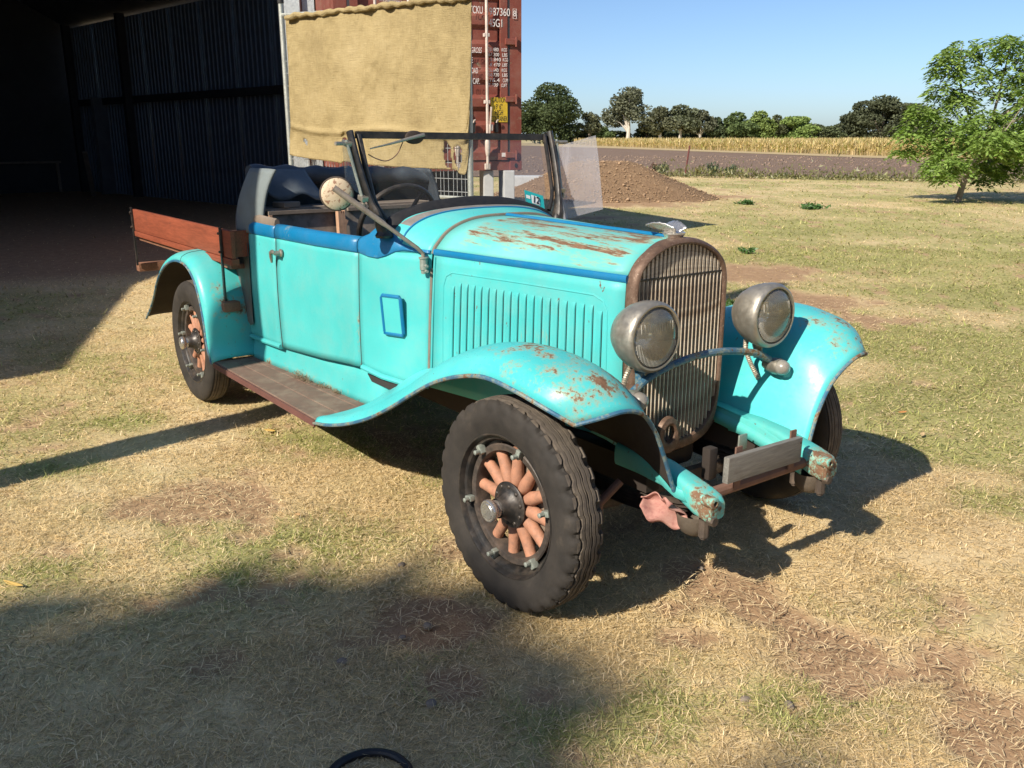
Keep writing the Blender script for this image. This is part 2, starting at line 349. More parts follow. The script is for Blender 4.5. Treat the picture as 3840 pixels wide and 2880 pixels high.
def scatter(dens, d0, d1, half=R(37)):
    """random ground points in the wedge seen from near the camera, dens per m2"""
    n = int(dens * half * (d1 * d1 - d0 * d0)); r = np.sqrt(RNG.uniform(d0 * d0, d1 * d1, n)); a = RNG.uniform(YAW - half, YAW + half, n)
    return CAM_POS.x + r * np.cos(a), CAM_POS.y + r * np.sin(a), r
def build_grass():
    VV, CC = [], []
    for dens, d0, d1, ln, wd in ((36000, .7, 2.6, .025, .0021), (17000, 2.6, 4.6, .026, .0029), (5500, 4.6, 8, .028, .0048), (1500, 8, 14, .033, .009), (330, 14, 24, .038, .017), (90, 24, 38, .045, .028)):
        x, y, r = scatter(dens, d0, d1, R(60) if d1 < 9 else R(46)); g, b, dd = masks(x, y)
        keep = RNG.random(len(x)) > np.clip(b * .93 + dd * .25, 0, .97)
        x, y, r, g, dd, b = (q[keep] for q in (x, y, r, g, dd, b)); n = len(x)
        isg = RNG.random(n) < np.clip((g - .30) * 1.2, 0, .75); tall = fbm(x * 2.2, y * 2.2, 3, 21)
        L = ln * RNG.gamma(3.2, .3, n) * (.55 + tall) * np.where(isg, 1.15, 1.0) * np.where(b > .3, .75, 1); W = wd * RNG.uniform(.6, 1.4, n) * np.where(isg, 1.25, 1)
        th = RNG.uniform(0, 2 * np.pi, n); el = np.where(isg, np.abs(RNG.normal(.2, .28, n)), np.abs(RNG.normal(.0, .13, n)) + (RNG.random(n) < .06) * RNG.uniform(.2, .9, n))
        dx, dy, dz = np.cos(th) * np.cos(el), np.sin(th) * np.cos(el), np.sin(el)
        z0 = RNG.uniform(-.004, .007, n) * np.where(b > .4, .5, 1) + gz(x, y); px, py = -np.sin(th) * W / 2, np.cos(th) * W / 2
        A = np.stack([x + px, y + py, z0], 1); B = np.stack([x - px, y - py, z0], 1); T = np.stack([x + dx * L, y + dy * L, z0 + dz * L + .003], 1)
        VV.append(np.stack([A, B, T], 1).reshape(-1, 3))
        v = RNG.uniform(.35, 1.25, n)[:, None]; h = RNG.random(n)[:, None]
        straw = (np.array((.92, .73, .42)) * (1 - h) + np.array((.62, .47, .27)) * h) * v
        green = (np.array((.32, .36, .10)) * (1 - h) + np.array((.55, .52, .21)) * h) * v
        straw = straw * (1 - .35 * dd[:, None]) + np.array((.58, .40, .21)) * .35 * dd[:, None]
        CC.append(np.repeat(np.where(isg[:, None], green, straw), 3, 0))
    V = np.concatenate(VV); o = npmesh('dry_grass', V, np.arange(len(V)).reshape(-1, 3), leafmat('grass_blades', .3), col=np.concatenate(CC))
    return tag(o, 'short dry straw-coloured grass with green tufts covering the yard', 'grass', kind='stuff')
build_grass()
def build_litter():
    """longer loose straws and clods lying on the bare patches"""
    VV, CC = [], []
    for dens, d0, d1, wd in ((2600, .7, 2.6, .0020), (1500, 2.6, 4.6, .0028), (300, 4.6, 9, .005)):
        x, y, r = scatter(dens, d0, d1, R(58)); n = len(x); th = RNG.uniform(0, 6.28, n); L = RNG.uniform(.012, .065, n) * np.where(RNG.random(n) < .06, 1.9, 1); W = wd * RNG.uniform(.7, 1.3, n); be = RNG.normal(0, .5, n)
        z = RNG.uniform(.002, .012, n) + gz(x, y); c, s = np.cos(th), np.sin(th); c2, s2 = np.cos(th + be), np.sin(th + be)
        P0 = np.stack([x, y, z], 1); P1 = P0 + np.stack([c * L / 2, s * L / 2, RNG.uniform(-.002, .008, n)], 1); P2 = P1 + np.stack([c2 * L / 2, s2 * L / 2, -RNG.uniform(0, .008, n)], 1)
        w = np.stack([-s * W / 2, c * W / 2, 0 * x], 1)
        VV.append(np.stack([P0 + w, P0 - w, P1 - w, P0 + w, P1 - w, P1 + w, P1 + w, P1 - w, P2], 1).reshape(-1, 3))
        CC.append(np.repeat(np.array((.90, .72, .44)) * RNG.uniform(.5, 1.1, n)[:, None], 9, 0))
    V = np.concatenate(VV); o = npmesh('loose_straw', V, np.arange(len(V)).reshape(-1, 3), leafmat('straw', .2), col=np.concatenate(CC))
    tag(o, 'loose dry straw lying over the yard', 'straw', kind='stuff')
build_litter()

# ------------------------------------------------------------------ ploughed field, crop
def mat_plough():
    t = NT('ploughed_soil'); c = t.ramp(t.mix(.5, t.noise(.5, 6, .6), t.noise(6, 6, .7)), [(.3, (.15, .105, .078)), (.6, (.215, .155, .115)), (.8, (.27, .20, .15))])
    t.set(c, .95, 0, .1); t.bump(t.noise(3.5, 7, .75), .7, .07); return t.m
PL = [gnd(300, 700), gnd(1400, 668), gnd(2490, 659), gnd(3300, 668), gnd(4700, 700), gnd(4700, 630), gnd(3385, 599), gnd(2257, 556), gnd(1900, 545), gnd(300, 545)]
pf = obj('ploughed_field', ([(p.x, p.y, .03) for p in PL], [tuple(range(len(PL)))]), mat_plough(), smooth=False); tag(pf, kind='structure')
def clods(name, pts, rad, mt, label, cat, flat=.7):
    n = len(pts); base = np.array([(1, 0, 0), (-1, 0, 0), (0, 1, 0), (0, -1, 0), (0, 0, 1), (0, 0, -1)], float)
    F0 = np.array([(0, 2, 4), (2, 1, 4), (1, 3, 4), (3, 0, 4), (2, 0, 5), (1, 2, 5), (3, 1, 5), (0, 3, 5)])
    V = base[None] * RNG.uniform(.5, 1.2, (n, 6, 1)) + RNG.normal(0, .18, (n, 6, 3)); a = RNG.uniform(0, 6.28, n); c, s = np.cos(a)[:, None], np.sin(a)[:, None]
    V = np.stack([V[..., 0] * c - V[..., 1] * s, V[..., 0] * s + V[..., 1] * c, V[..., 2] * flat], -1) * np.asarray(rad)[:, None, None] + np.asarray(pts)[:, None, :]
    F = (F0[None] + (np.arange(n) * 6)[:, None, None]).reshape(-1, 3)
    return tag(npmesh(name, V.reshape(-1, 3), F, mt), label, cat, kind='stuff')
def in_poly(x, y, P):
    r = np.zeros(len(x), bool); n = len(P)
    for i in range(n):
        a, b = P[i], P[i - 1]; c = ((a.y > y) != (b.y > y)) & (x < (b.x - a.x) * (y - a.y) / (b.y - a.y + 1e-12) + a.x); r ^= c
    return r
M_CLOD = plain('field_clods', (.23, .163, .118), .95, var=.35, sc=.7)
x, y, r = scatter(2.6, 30, 75, R(30)); k = in_poly(x, y, PL); x, y, r = x[k], y[k], r[k]
clods('field_clods', np.column_stack([x, y, np.full(len(x), .04)]), RNG.gamma(2.5, .014, len(x)) * (.6 + r / 70), M_CLOD, 'brown clods turned up across the ploughed field', 'clods')
def strip(name, px, dy, z, mt):
    pts = [gnd(a, b) for a, b in px] + [gnd(a, b - dy) for a, b in reversed(px)]
    return tag(obj(name, ([(p.x, p.y, z) for p in pts], [tuple(range(len(pts)))]), mt, smooth=False), kind='structure')
strip('headland_strip', [(1900, 545), (2257, 556), (3385, 599), (4700, 640)], 10, .05, plain('dry_headland', (.40, .31, .16), .95, var=.3, sc=.5))
def build_crop():
    A, B = gnd(2150, 543), gnd(3400, 592); Cc, Dd = gnd(4600, 630), None
    VV, CC = [], []
    edge = [gnd(2150, 544), gnd(2700, 566), gnd(3385, 590), gnd(4300, 618)]
    for s0, s1 in zip(edge[:-1], edge[1:]):
        L = (s1 - s0).length; dr = (s1 - s0).normalized(); bk = Vector((-dr.y, dr.x, 0)); bk = bk if bk.dot(Fh) > 0 else -bk
        for row in range(26):
            dep = row * (.7 + .13 * row); n = int(L * (9 if row < 6 else 4.5))
            u = RNG.random(n) * L; d = dep + RNG.normal(0, .18, n); x = s0.x + dr.x * u + bk.x * d; y = s0.y + dr.y * u + bk.y * d
            hh = 1.32 + .25 * (fbm(x * .15, y * .15, 3, 40) - .5) + RNG.normal(0, .08, n)
            for kk in range(4):
                th = RNG.uniform(0, 6.28, n); z0 = hh * (.0 if kk == 0 else RNG.uniform(.2, .75, n)); W = RNG.uniform(.05, .10, n) * (.7 if kk == 0 else 1.5)
                z1 = hh * RNG.uniform(.85, 1.05, n) if kk == 0 else np.minimum(z0 + RNG.uniform(.2, .55, n), hh * 1.06); sp = RNG.uniform(.02, .12, n) if kk == 0 else RNG.uniform(.15, .5, n)
                ox, oy = -np.sin(th) * W / 2, np.cos(th) * W / 2
                VV.append(np.stack([np.stack([x + ox, y + oy, z0], 1), np.stack([x - ox, y - oy, z0], 1), np.stack([x + np.cos(th) * sp, y + np.sin(th) * sp, z1], 1)], 1).reshape(-1, 3))
                c = np.array((.64, .50, .23)) if kk else np.array((.55, .42, .22)); gr = RNG.random(n) < .16
                cc = np.where(gr[:, None], np.array((.36, .37, .10)), c) * RNG.uniform(.6, 1.2, n)[:, None]; CC.append(np.repeat(cc, 3, 0))
    V = np.concatenate(VV); o = npmesh('standing_crop', V, np.arange(len(V)).reshape(-1, 3), leafmat('crop_leaf', .35), col=np.concatenate(CC))
    tag(o, 'ripe yellow standing crop beyond the ploughed field', 'crop', kind='stuff')
build_crop()

# ------------------------------------------------------------------ dirt mound
def build_mound():
    c = at(2262, 700, 24.8); rr, hh = 2.75, 1.22; S = []
    for i in range(34):
        q = i / 33; ring = []
        for k in range(84):
            a = 2 * math.pi * k / 84; rad = rr * q * (1 + .14 * math.sin(2 * a + 1) + .06 * math.sin(5 * a))
            x, y = rad * math.cos(a), rad * math.sin(a)
            z = hh * (1 - sstep(.0, 1.0, np.array(q ** .85))) * (1 + .12 * math.sin(3 * a)) ; z = float(hh * max(0, 1 - q) ** 1.08 * (1 - .35 * math.exp(-(q / .16) ** 2)))
            z += float(.10 * (fbm(np.array([x * 1.7 + 5.]), np.array([y * 1.7]), 4, 31)[0] - .5) * (1 - q * q)) - (.03 if i == 33 else 0)
            ring.append((c.x + x, c.y + y, z))
        S.append(ring)
    t = NT('heaped_soil'); col = t.ramp(t.mix(.5, t.noise(5, 7, .7), t.noise(30, 4, .7)), [(.3, (.20, .125, .075)), (.55, (.33, .22, .13)), (.75, (.44, .31, .19))])
    t.set(col, .95, 0, .1); t.bump(t.noise(16, 7, .75), 1, .09)
    root = empty('dirt_mound', (c.x, c.y, 0)); m = obj('mound_body', loft(S, cv=True), t.m); m.parent = root; m.matrix_parent_inverse = Matrix.Translation((-c.x, -c.y, 0))
    tag(root, 'heap of crumbly brown soil behind the car on the lawn', 'dirt mound')
    n = 6500; q = np.sqrt(RNG.random(n)) * 1.05; a = RNG.uniform(0, 6.28, n); rq = q * rr * (1 + .14 * np.sin(2 * a + 1) + .06 * np.sin(5 * a)); x = c.x + rq * np.cos(a); y = c.y + rq * np.sin(a); z = hh * np.clip(1 - q, 0, 1) ** 1.08 * (1 - .35 * np.exp(-(q / .16) ** 2)) + .018
    o = clods('soil_crumb', np.column_stack([x, y, z]), RNG.gamma(2, .0075, n), plain('soil_crumbs', (.34, .23, .14), .95, var=.4, sc=2), None, None)
    o.parent = root; o.matrix_parent_inverse = Matrix.Translation((-c.x, -c.y, 0)); 
build_mound()

# ================================================================== steel shed
M_SHEET = plain('shed_sheet_steel', (.11, .143, .18), .5, .2, var=.15, sc=2, dirt=(.10, .08, .06), damt=.35)
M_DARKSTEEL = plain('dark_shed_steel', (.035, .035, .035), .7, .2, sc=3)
M_GALV = plain('galvanised_steel', (.42, .45, .46), .45, .6, var=.15, sc=6)
shed = tag(empty('farm_shed', (-20, 0, 0)), 'big dark open-fronted steel shed with ribbed wall cladding', 'shed')
def under(o, root):
    o.parent = root; o.matrix_parent_inverse = Matrix.Translation(root.location).inverted() if root.rotation_euler.z == 0 else (Matrix.Translation(root.location) @ Matrix.Rotation(root.rotation_euler.z, 4, 'Z')).inverted(); return o
WD = Vector((-1, -.164, 0)).normalized(); WN = Vector((WD.y, -WD.x, 0)); WN = WN if WN.y < 0 else -WN   # wall direction, inner normal
W0 = Vector((-13.2, 5.27 + .164 * (18.84 - 13.2), 0)); ang = math.atan2(WD.y, WD.x)
def rib_panel():
    prof = []
    for k in range(4):
        x = k * .19
        prof += [(x, 0), (x + .055, 0), (x + .067, .029), (x + .090, .029), (x + .102, 0)]
    prof.append((.76, 0)); s = -1
    return loft([[(x, d, z) for x, d in prof] for z in (0, 4.55)])
rp = None
for i in range(19):
    if rp is None: rp = mesh('wall_panel', *rib_panel(), M_SHEET, smooth=False)
    o = bpy.data.objects.new('wall_panel', rp); COL.objects.link(o); p = W0 + WD * (.76 * i) + WN * (0.0005 * (i % 2)); o.location = p
    o.matrix_world = Matrix.Translation(p) @ Matrix((WD, WN, Uz)).transposed().to_4x4(); under(o, shed)
W1 = W0 + WD * (.76 * 19)
def girt(z, name='girt'): return under(obj(name, beam(W0 + WN * .10 + Uz * z, W1 + WN * .10 + Uz * z, .10, .17), M_DARKSTEEL, smooth=False), shed)
girt(2.5)
for k in (10.6, 14.2):
    p = W0 + WD * k + WN * .22; under(obj('column', box((p.x, p.y, 2.3), (.16, .2, 4.6), Matrix.Rotation(ang, 3, 'Z')), M_DARKSTEEL, smooth=False), shed)
M_ROOF = plain('roof_sheet', (.16, .17, .18), .55, .4, sc=1)
rp_ = [(-10.4, -6.2, 7.2), (-10.4, -1, 7.2), (-13.1, 6.32, 4.56), (-28, 3.86, 4.56), (-28, -1, 7.2), (-28, -6.2, 7.2)]
under(obj('roof', (rp_ + [(x, y, z + .1) for x, y, z in rp_], [(0, 1, 4, 5), (1, 2, 3, 4), (6, 7, 10, 11), (7, 8, 9, 10), (0, 1, 7, 6), (1, 2, 8, 7), (2, 3, 9, 8), (0, 5, 11, 6)]), M_ROOF, smooth=False), shed)
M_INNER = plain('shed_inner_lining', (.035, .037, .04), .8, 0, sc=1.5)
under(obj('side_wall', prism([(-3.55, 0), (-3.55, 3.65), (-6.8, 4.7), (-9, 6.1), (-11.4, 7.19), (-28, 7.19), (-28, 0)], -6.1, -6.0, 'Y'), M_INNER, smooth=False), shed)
# back wall with the slit of daylight above a door
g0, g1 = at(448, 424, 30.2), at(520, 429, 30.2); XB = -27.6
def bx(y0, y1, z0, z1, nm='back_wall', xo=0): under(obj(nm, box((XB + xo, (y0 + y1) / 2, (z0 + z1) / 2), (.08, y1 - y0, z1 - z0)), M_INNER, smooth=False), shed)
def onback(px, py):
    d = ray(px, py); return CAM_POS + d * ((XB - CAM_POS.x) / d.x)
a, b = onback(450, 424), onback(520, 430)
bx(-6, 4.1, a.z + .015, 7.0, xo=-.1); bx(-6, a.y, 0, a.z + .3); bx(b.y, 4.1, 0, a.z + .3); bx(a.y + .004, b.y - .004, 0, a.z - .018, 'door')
# pale upright panel, planks and a bench deep in the shed
M_PALE = plain('pale_cabinet', (.12, .13, .14), .6, sc=3)
q0 = gnd(430, 726); under(obj('cabinet_panel', box((q0.x, q0.y, 1.3), (.12, .75, 2.6), Matrix.Rotation(.4, 3, 'Z')), M_PALE, smooth=False), shed)
M_OLDWOOD = plain('weathered_timber', (.20, .16, .125), .85, sc=5, dirt=(.10, .08, .06))
def thing1(name, vf, mt, label, cat, group=None, smooth=False): return tag(obj(name, vf, mt, smooth=smooth), label, cat, group)
qa, qb = gnd(352, 735), at(318, 570, 26); thing1('leaning_plank', beam(qa, qb, .12, .04), M_OLDWOOD, 'long plank leaning upright in the dark back of the shed', 'plank')
bc = gnd(80, 722); bench = tag(empty('work_bench', (bc.x, bc.y, 0)), 'low work bench in the dark left of the shed interior', 'bench')
under(obj('bench_top', box((bc.x, bc.y, .85), (.7, 2.2, .06)), M_OLDWOOD, smooth=False), bench)
for sx in (-.28, .28):
    for sy in (-1, 1): under(obj('leg', box((bc.x + sx, bc.y + sy, .41), (.08, .08, .82)), M_OLDWOOD, smooth=False), bench)
# light grey portal column catching the sun at the shed corner
pc = at(1128, 40, 13.0); col_ = tag(empty('steel_column', (pc.x, pc.y, 0)), 'light grey steel column standing behind the hessian screen corner', 'column')
def colbox(dx, w, d, nm): 
    c = Vector((pc.x, pc.y, 2.8)) + Rt * dx; under(obj(nm, box(c, (d, w, 5.6), Matrix.Rotation(YAW, 3, 'Z')), M_GALV, smooth=False), col_)
colbox(0, .015, .2, 'web'); colbox(-.12, .20, .014, 'flange'); colbox(.10, .16, .014, 'flange')

# ================================================================== shipping container
M_CRED = paint('container_red_paint', (.20, .052, .035), thr=.74, chips=.78, rough=.5, fade=.12, sc=4)
M_CBAR = plain('container_bar_paint', (.62, .54, .48), .5, .1, sc=9, dirt=(.30, .18, .12), damt=.45)
M_GASKET = plain('door_gasket', (.05, .05, .055), .6)
M_WHITE = plain('white_lettering', (.80, .78, .76), .6, var=.1, sc=20, dirt=(.35, .15, .12), damt=.6)
M_BLACKP = plain('black_lettering', (.02, .02, .02), .6)
M_SIGNY = plain('yellow_sign', (.62, .43, .03), .5, var=.12, sc=9, dirt=(.30, .2, .05), damt=.5)
DC = 12.5; CN = R(75)
cx = Vector((math.cos(CN), math.sin(CN), 0)); cy = Vector((-math.sin(CN), math.cos(CN), 0))     # right along the face, back
pr = at(1955, 637, DC); c0 = pr - cx * 1.219
cont = tag(empty('shipping_container', (c0.x, c0.y, pr.z), CN), 'rust red high-cube shipping container raised on pillars behind the screen', 'container')
HC = 2.896
def cobj(name, vf, mt, smooth=False, parent=None, sharp=35): return obj(name, vf, mt, parent or cont, smooth, sharp)
for s in (-1, 1): cobj('corner_post', box((s * 1.139, .09, HC / 2), (.16, .18, HC - .24)), M_CRED)
for s in (-1, 1):
    for z in (.06, HC - .06):
        v = box((s * 1.134, .075, z), (.17, .19, .12), None, .006); cc = cobj('corner_casting', v, M_CRED)
        cobj('casting_hole', tube([(s * 1.134, -.025, z), (s * 1.134, -.0215, z)], .035, 12, sq=(.9, .62)), M_BLACKP, parent=cc)
cobj('door_sill', box((0, .09, .06), (2.1, .16, .12)), M_CRED); cobj('door_header', box((0, .09, HC - .07), (2.1, .16, .13)), M_CRED)
cobj('side_panel', box((-1.2, 2.35, HC / 2), (.04, 4.3, HC - .1)), M_CRED); cobj('side_panel', box((1.19, 2.35, HC / 2), (.04, 4.3, HC - .1)), M_CRED); cobj('roof', box((0, 2.35, HC - .02), (2.38, 4.3, .04)), M_CRED); cobj('floor', box((0, 2.35, .13), (2.3, 4.3, .06)), M_CRED)
def door_leaf(x0, x1):
    z0, z1 = .13, HC - .14; prof = [(0, z0), (0, z0 + .12)]
    z = z0 + .14; fr = .095
    prof = [(-.0, z0), (0, z0 + .10)]
    k = z0 + .12
    while k < z1 - .45:
        prof += [(.036, k + .05), (.036, k + .18), (0, k + .23), (0, k + .33)]; k += .335
    prof += [(0, z1)]
    d = cobj('door', loft([[(x, .03 + y, z) for y, z in prof] for x in (x0 + fr, x1 - fr)]), M_CRED)
    for xx in (x0 + fr / 2, x1 - fr / 2): cobj('door_stile', box((xx, .018, (z0 + z1) / 2), (fr, .05, z1 - z0 - .004)), M_CRED, parent=d)
    for zz in (z0 + .05, z1 - .05): cobj('door_rail', box(((x0 + x1) / 2, .0175, zz), (x1 - x0 - 2 * fr - .004, .049, .09)), M_CRED, parent=d)
    return d
dr_ = door_leaf(.008, 1.02); dl_ = door_leaf(-1.02, -.008)
for s in (-1, 1): cobj('gasket', box((s * 1.038, .018, HC / 2), (.035, .03, HC - .3)), M_GASKET)
def face_uv(px, py, yo=0.0):
    """pixel to container face coordinates"""
    d = ray(px, py); o = Vector((c0.x, c0.y, pr.z)) + cy * yo; t = (o - CAM_POS).dot(cy) / d.dot(cy); p = CAM_POS + d * t - Vector((c0.x, c0.y, pr.z)); return p.dot(cx), p.z
def cc_(x, y): return 1700 + x * .4823, y * .4823
for s in (1, -1):
    xr, _ = face_uv(*cc_(262, 600), -.045); xs = [xr, xr - .42] if s > 0 else [-xr, -(xr - .42)]
    for xx in xs:
        rod = cobj('locking_rod', tube([(xx, -.045, .03), (xx, -.045, HC - .04)], .019, 12), M_CBAR, True)
        for py in (275, 793): cobj('rod_guide', box((xx, -.03, face_uv(*cc_(262, py))[1]), (.075, .06, .045), None, .006), M_CBAR, parent=rod)
        for z in (.05, HC - .06): cobj('cam_lock', box((xx, -.03, z), (.07, .06, .08), None, .01), M_CBAR, parent=rod)
        hz = face_uv(*cc_(262, 1150))[1]; cobj('rod_collar', tube([(xx, -.045, hz - .10), (xx, -.045, hz - .02), (xx, -.045, hz + .08), (xx, -.045, hz + .12)], [.024, .036, .036, .022], 12), M_CBAR, True, rod)
        cobj('lock_handle', beam((xx + .02, -.06, hz + .13), (xx + .05, -.06, hz + .52), .028, .014), M_CBAR, parent=rod)
    for py in (328, 772, 1205, -180):
        h = cobj('hinge', box((s * 1.06, -.012, face_uv(*cc_(495, py))[1]), (.15, .045, .075), None, .008), M_CRED); cobj('hinge_pin', tube([(s * 1.135, -.03, face_uv(*cc_(495, py))[1] - .06), (s * 1.135, -.03, face_uv(*cc_(495, py))[1] + .06)], .014, 8), M_CRED, True, h)
for px_, py_ in ((152, 985), (330, 985)):
    u, v = face_uv(*cc_(px_, py_)); k = cobj('handle_latch', box((u, -.02, v), (.055, .03, .15), None, .01), M_BLACKP); cobj('latch_tongue', tube([(u - .01, -.05, v + .05), (u, -.06, v + .08), (u + .018, -.05, v + .085)], .009, 6), M_CBAR, True, k)
u, v = face_uv(*cc_(283, 993)); cobj('handle_hub', box((u, -.05, v), (.055, .03, .085), None, .012), M_CBAR)
def text(s, x, z, h, mt, parent, y=-.012, sx=.72, shear=0, align='CENTER', name='lettering', wid=None):
    c = bpy.data.curves.new('txt', 'FONT'); c.body = s; c.align_x = align; c.align_y = 'CENTER'; c.size = h * 1.42; c.shear = shear; c.extrude = .0008
    o = bpy.data.objects.new('txt', c); COL.objects.link(o); bpy.context.view_layer.update()
    me = bpy.data.meshes.new_from_object(o.evaluated_get(bpy.context.evaluated_depsgraph_get())); bpy.data.objects.remove(o)
    me.name = name
    if wid:
        xs = [v.co.x for v in me.vertices]; sx = wid / max(1e-6, max(xs) - min(xs))
    me.materials.clear(); me.materials.append(mt); k = link(name, me, parent)
    k.matrix_local = Matrix.Translation((x, y, z)) @ Matrix.Rotation(R(90), 4, 'X') @ Matrix.Diagonal((sx, 1, 1, 1)); return k
WIDS = {'TCKU': 96, '987360': 152, '8': 20, '45G1': 98, 'MAX. GROSS': 150, 'TARE': 62, 'PAYLOAD': 96, 'CU. CAP.': 96, 'CUFT': 44}
for s, x, y, h, sh, al in (('TCKU', 228, 82, 50, 0, 'RIGHT'), ('987360', 357, 97, 52, 0, 'CENTER'), ('8', 475, 108, 40, 0, 'CENTER'), ('45G1', 330, 183, 54, 0, 'CENTER'), ('MAX. GROSS', 216, 394, 38, .3, 'RIGHT'), ('30.480', 308, 387, 25, 0, 'CENTER'), ('KGS', 393, 390, 24, 0, 'CENTER'),
        ('67.200', 312, 426, 24, 0, 'CENTER'), ('LBS', 397, 430, 24, 0, 'CENTER'), ('TARE', 150, 470, 38, 0, 'RIGHT'), ('3.840', 325, 465, 25, 0, 'CENTER'), ('KGS', 402, 467, 25, 0, 'CENTER'), ('8.470', 318, 505, 24, .3, 'CENTER'), ('LBS', 395, 507, 24, .3, 'CENTER'), ('PAYLOAD', 190, 552, 38, 0, 'RIGHT'),
        ('26.640', 308, 547, 25, 0, 'CENTER'), ('KGS', 393, 548, 24, 0, 'CENTER'), ('58.730', 312, 583, 24, 0, 'CENTER'), ('LBS', 398, 586, 24, 0, 'CENTER'), ('CU. CAP.', 203, 634, 40, 0, 'RIGHT'), ('76.4', 317, 625, 26, 0, 'CENTER'), ('CUM', 402, 628, 26, 0, 'CENTER'), ('2.700', 303, 662, 24, .3, 'CENTER'), ('CUFT', 390, 666, 24, .3, 'CENTER')):
    u, v = face_uv(*cc_(x, y)); w_ = WIDS.get(s, 78 if '.' in s else 38); text(s, u, v, h * .4823 / 3369 * DC, M_WHITE, dr_, shear=sh, align=al, wid=w_ * .4823 / 3369 * DC * 1.04)
u, v = face_uv(*cc_(475, 108)); e = .0033
for dx, dz, w, h in ((-.024, 0, .004, .115), (.024, 0, .004, .115), (0, .0575, .052, .004), (0, -.0575, .052, .004)): cobj('lettering_box', box((u + dx, -.012, v + dz), (w, .003, h)), M_WHITE, parent=dr_)
u, v = face_uv(1470, 2); text('TRITON', u, v + .12, .15, M_WHITE, dl_); text('www.tritoncontainer.com', u, v - .005, .028, M_WHITE, dl_, sx=.8)
u0, v0 = face_uv(*cc_(287, 757)); u1, v1 = face_uv(*cc_(418, 950)); sg = cobj('warning_plate', box(((u0 + u1) / 2, -.0135, (v0 + v1) / 2), (u1 - u0, .004, v0 - v1)), M_SIGNY)
for s, y, h in (('CAUTION', 780, 36), ("9' 6\"", 832, 38), ('HIGH', 877, 38), ('CONTAINER', 925, 36)):
    u, v = face_uv(*cc_(352, y)); text(s, u, v, h * .4823 / 3369 * DC, M_BLACKP, sg, y=-.0165, wid={'CAUTION': 104, 'HIGH': 58, 'CONTAINER': 122}.get(s, 50) * .4823 / 3369 * DC * 1.04)
u0, v0 = face_uv(*cc_(375, 1188)); u1, v1 = face_uv(*cc_(427, 1218)); pl = cobj('data_plate', box(((u0 + u1) / 2, -.012, (v0 + v1) / 2), (u1 - u0, .004, v0 - v1)), M_WHITE)
cobj('shade_sheet', box((-.35, 1.3, -pr.z / 2 - .02), (2.5, .03, pr.z - .06)), plain('dark_shade_sheet', (.022, .026, .032), .8))  # near-black sheet added to stand in for the shade under the container
# pillars and pale trough
M_CONC = plain('painted_concrete', (.50, .51, .52), .85, var=.1, sc=4, bump=.3, dirt=(.30, .29, .27), damt=.4)
def pillar(pxl, pxr, D, label):
    a, b = at(pxl, 650, D), at(pxr, 650, D); w = (b - a).length; c = (a + b) / 2 + cy * .35; z1 = pr.z - .004
    bm_ = box((c.x, c.y, z1 / 2), (w, .62, z1), Matrix.Rotation(CN - .25, 3, 'Z'), .012); return thing1('support_pillar', bm_, M_CONC, label, 'pillar', 'pillars under the container')
pillar(1838, 1876, 12.35, 'left of two pale concrete pillars holding up the container end')
pillar(1914, 1955, 12.35, 'right of two pale concrete pillars under the container corner')
ta, tb = at(1900, 655, 25), at(2075, 655, 25); tc = (ta + tb) / 2; thing1('water_trough', box((tc.x, tc.y, .27), ((tb - ta).length, .7, .5), Matrix.Rotation(YAW + R(90), 3, 'Z'), .03), M_CONC, 'long pale concrete trough on the grass seen through the windscreen', 'trough')

# ================================================================== hessian screen on a mesh gate
M_BURLAP = NT('hessian')
def _b():
    t = M_BURLAP; s = t.mapped((1, 1, 1)); w = t.mix(.5, t.noise(60, 5, .75, t.mapped((.12, .12, 2.2))), t.noise(45, 5, .75, t.mapped((2.2, 2.2, .12))))
    c = t.ramp(t.mix(.45, t.noise(1.7, 7, .68), w), [(.30, (.235, .18, .09)), (.5, (.385, .305, .155)), (.68, (.50, .405, .225))])
    c = t.mix(t.ramp(t.noise(14, 5, .65, t.mapped((1, 1, .25))), [(.62, 0), (.8, .45)]), c, (.26, .22, .09))
    t.set(c, .95, 0, .1); t.bump(t.mix(.5, w, t.noise(22, 6, .75, t.mapped((1, 1, .3)))), 1.0, .03); return t.m
M_BURLAP = _b()
SL, SR = at(1084, 500, 10.3), at(1762, 500, 8.2); sdir = Vector((SR.x - SL.x, SR.y - SL.y, 0)); SW = sdir.length; sdir.normalize(); snorm = Vector((sdir.y, -sdir.x, 0))
snorm = snorm if snorm.dot(CAM_POS - SL) > 0 else -snorm
def onscreen(px, py, off=0):
    o = Vector((SL.x, SL.y, 0)) + snorm * off; d = ray(px, py); t = (o - CAM_POS).dot(snorm) / d.dot(snorm); return CAM_POS + d * t
gate = tag(empty('mesh_gate', (SL.x, SL.y, 0)), 'tall weld-mesh gate with pipe frame carrying the hessian cloth', 'gate')
M_PIPE = plain('gate_pipe', (.46, .48, .44), .5, .5, sc=8); M_WIRE = plain('galvanised_wire', (.55, .57, .58), .45, .6)
ztop = onscreen(1090, 40).z; zl0 = ztop + .09
under(obj('frame_post', tube([(SL.x, SL.y, 0), (SL.x, SL.y, zl0)], .026, 12), M_PIPE), gate); under(obj('frame_post', tube([(SR.x, SR.y, 0), (SR.x, SR.y, onscreen(1762, -10).z)], .026, 12), M_PIPE), gate)
under(obj('post_cap', lathe([(zl0 - .005, .0), (zl0 - .004, .034), (zl0 + .03, .034), (zl0 + .032, .03), (zl0 + .034, .024), (zl0 + .11, .03), (zl0 + .112, 0)], 'Z', 14, (SL.x, SL.y, 0)), M_BLACKP), gate)
zr = onscreen(1762, 0).z - .02
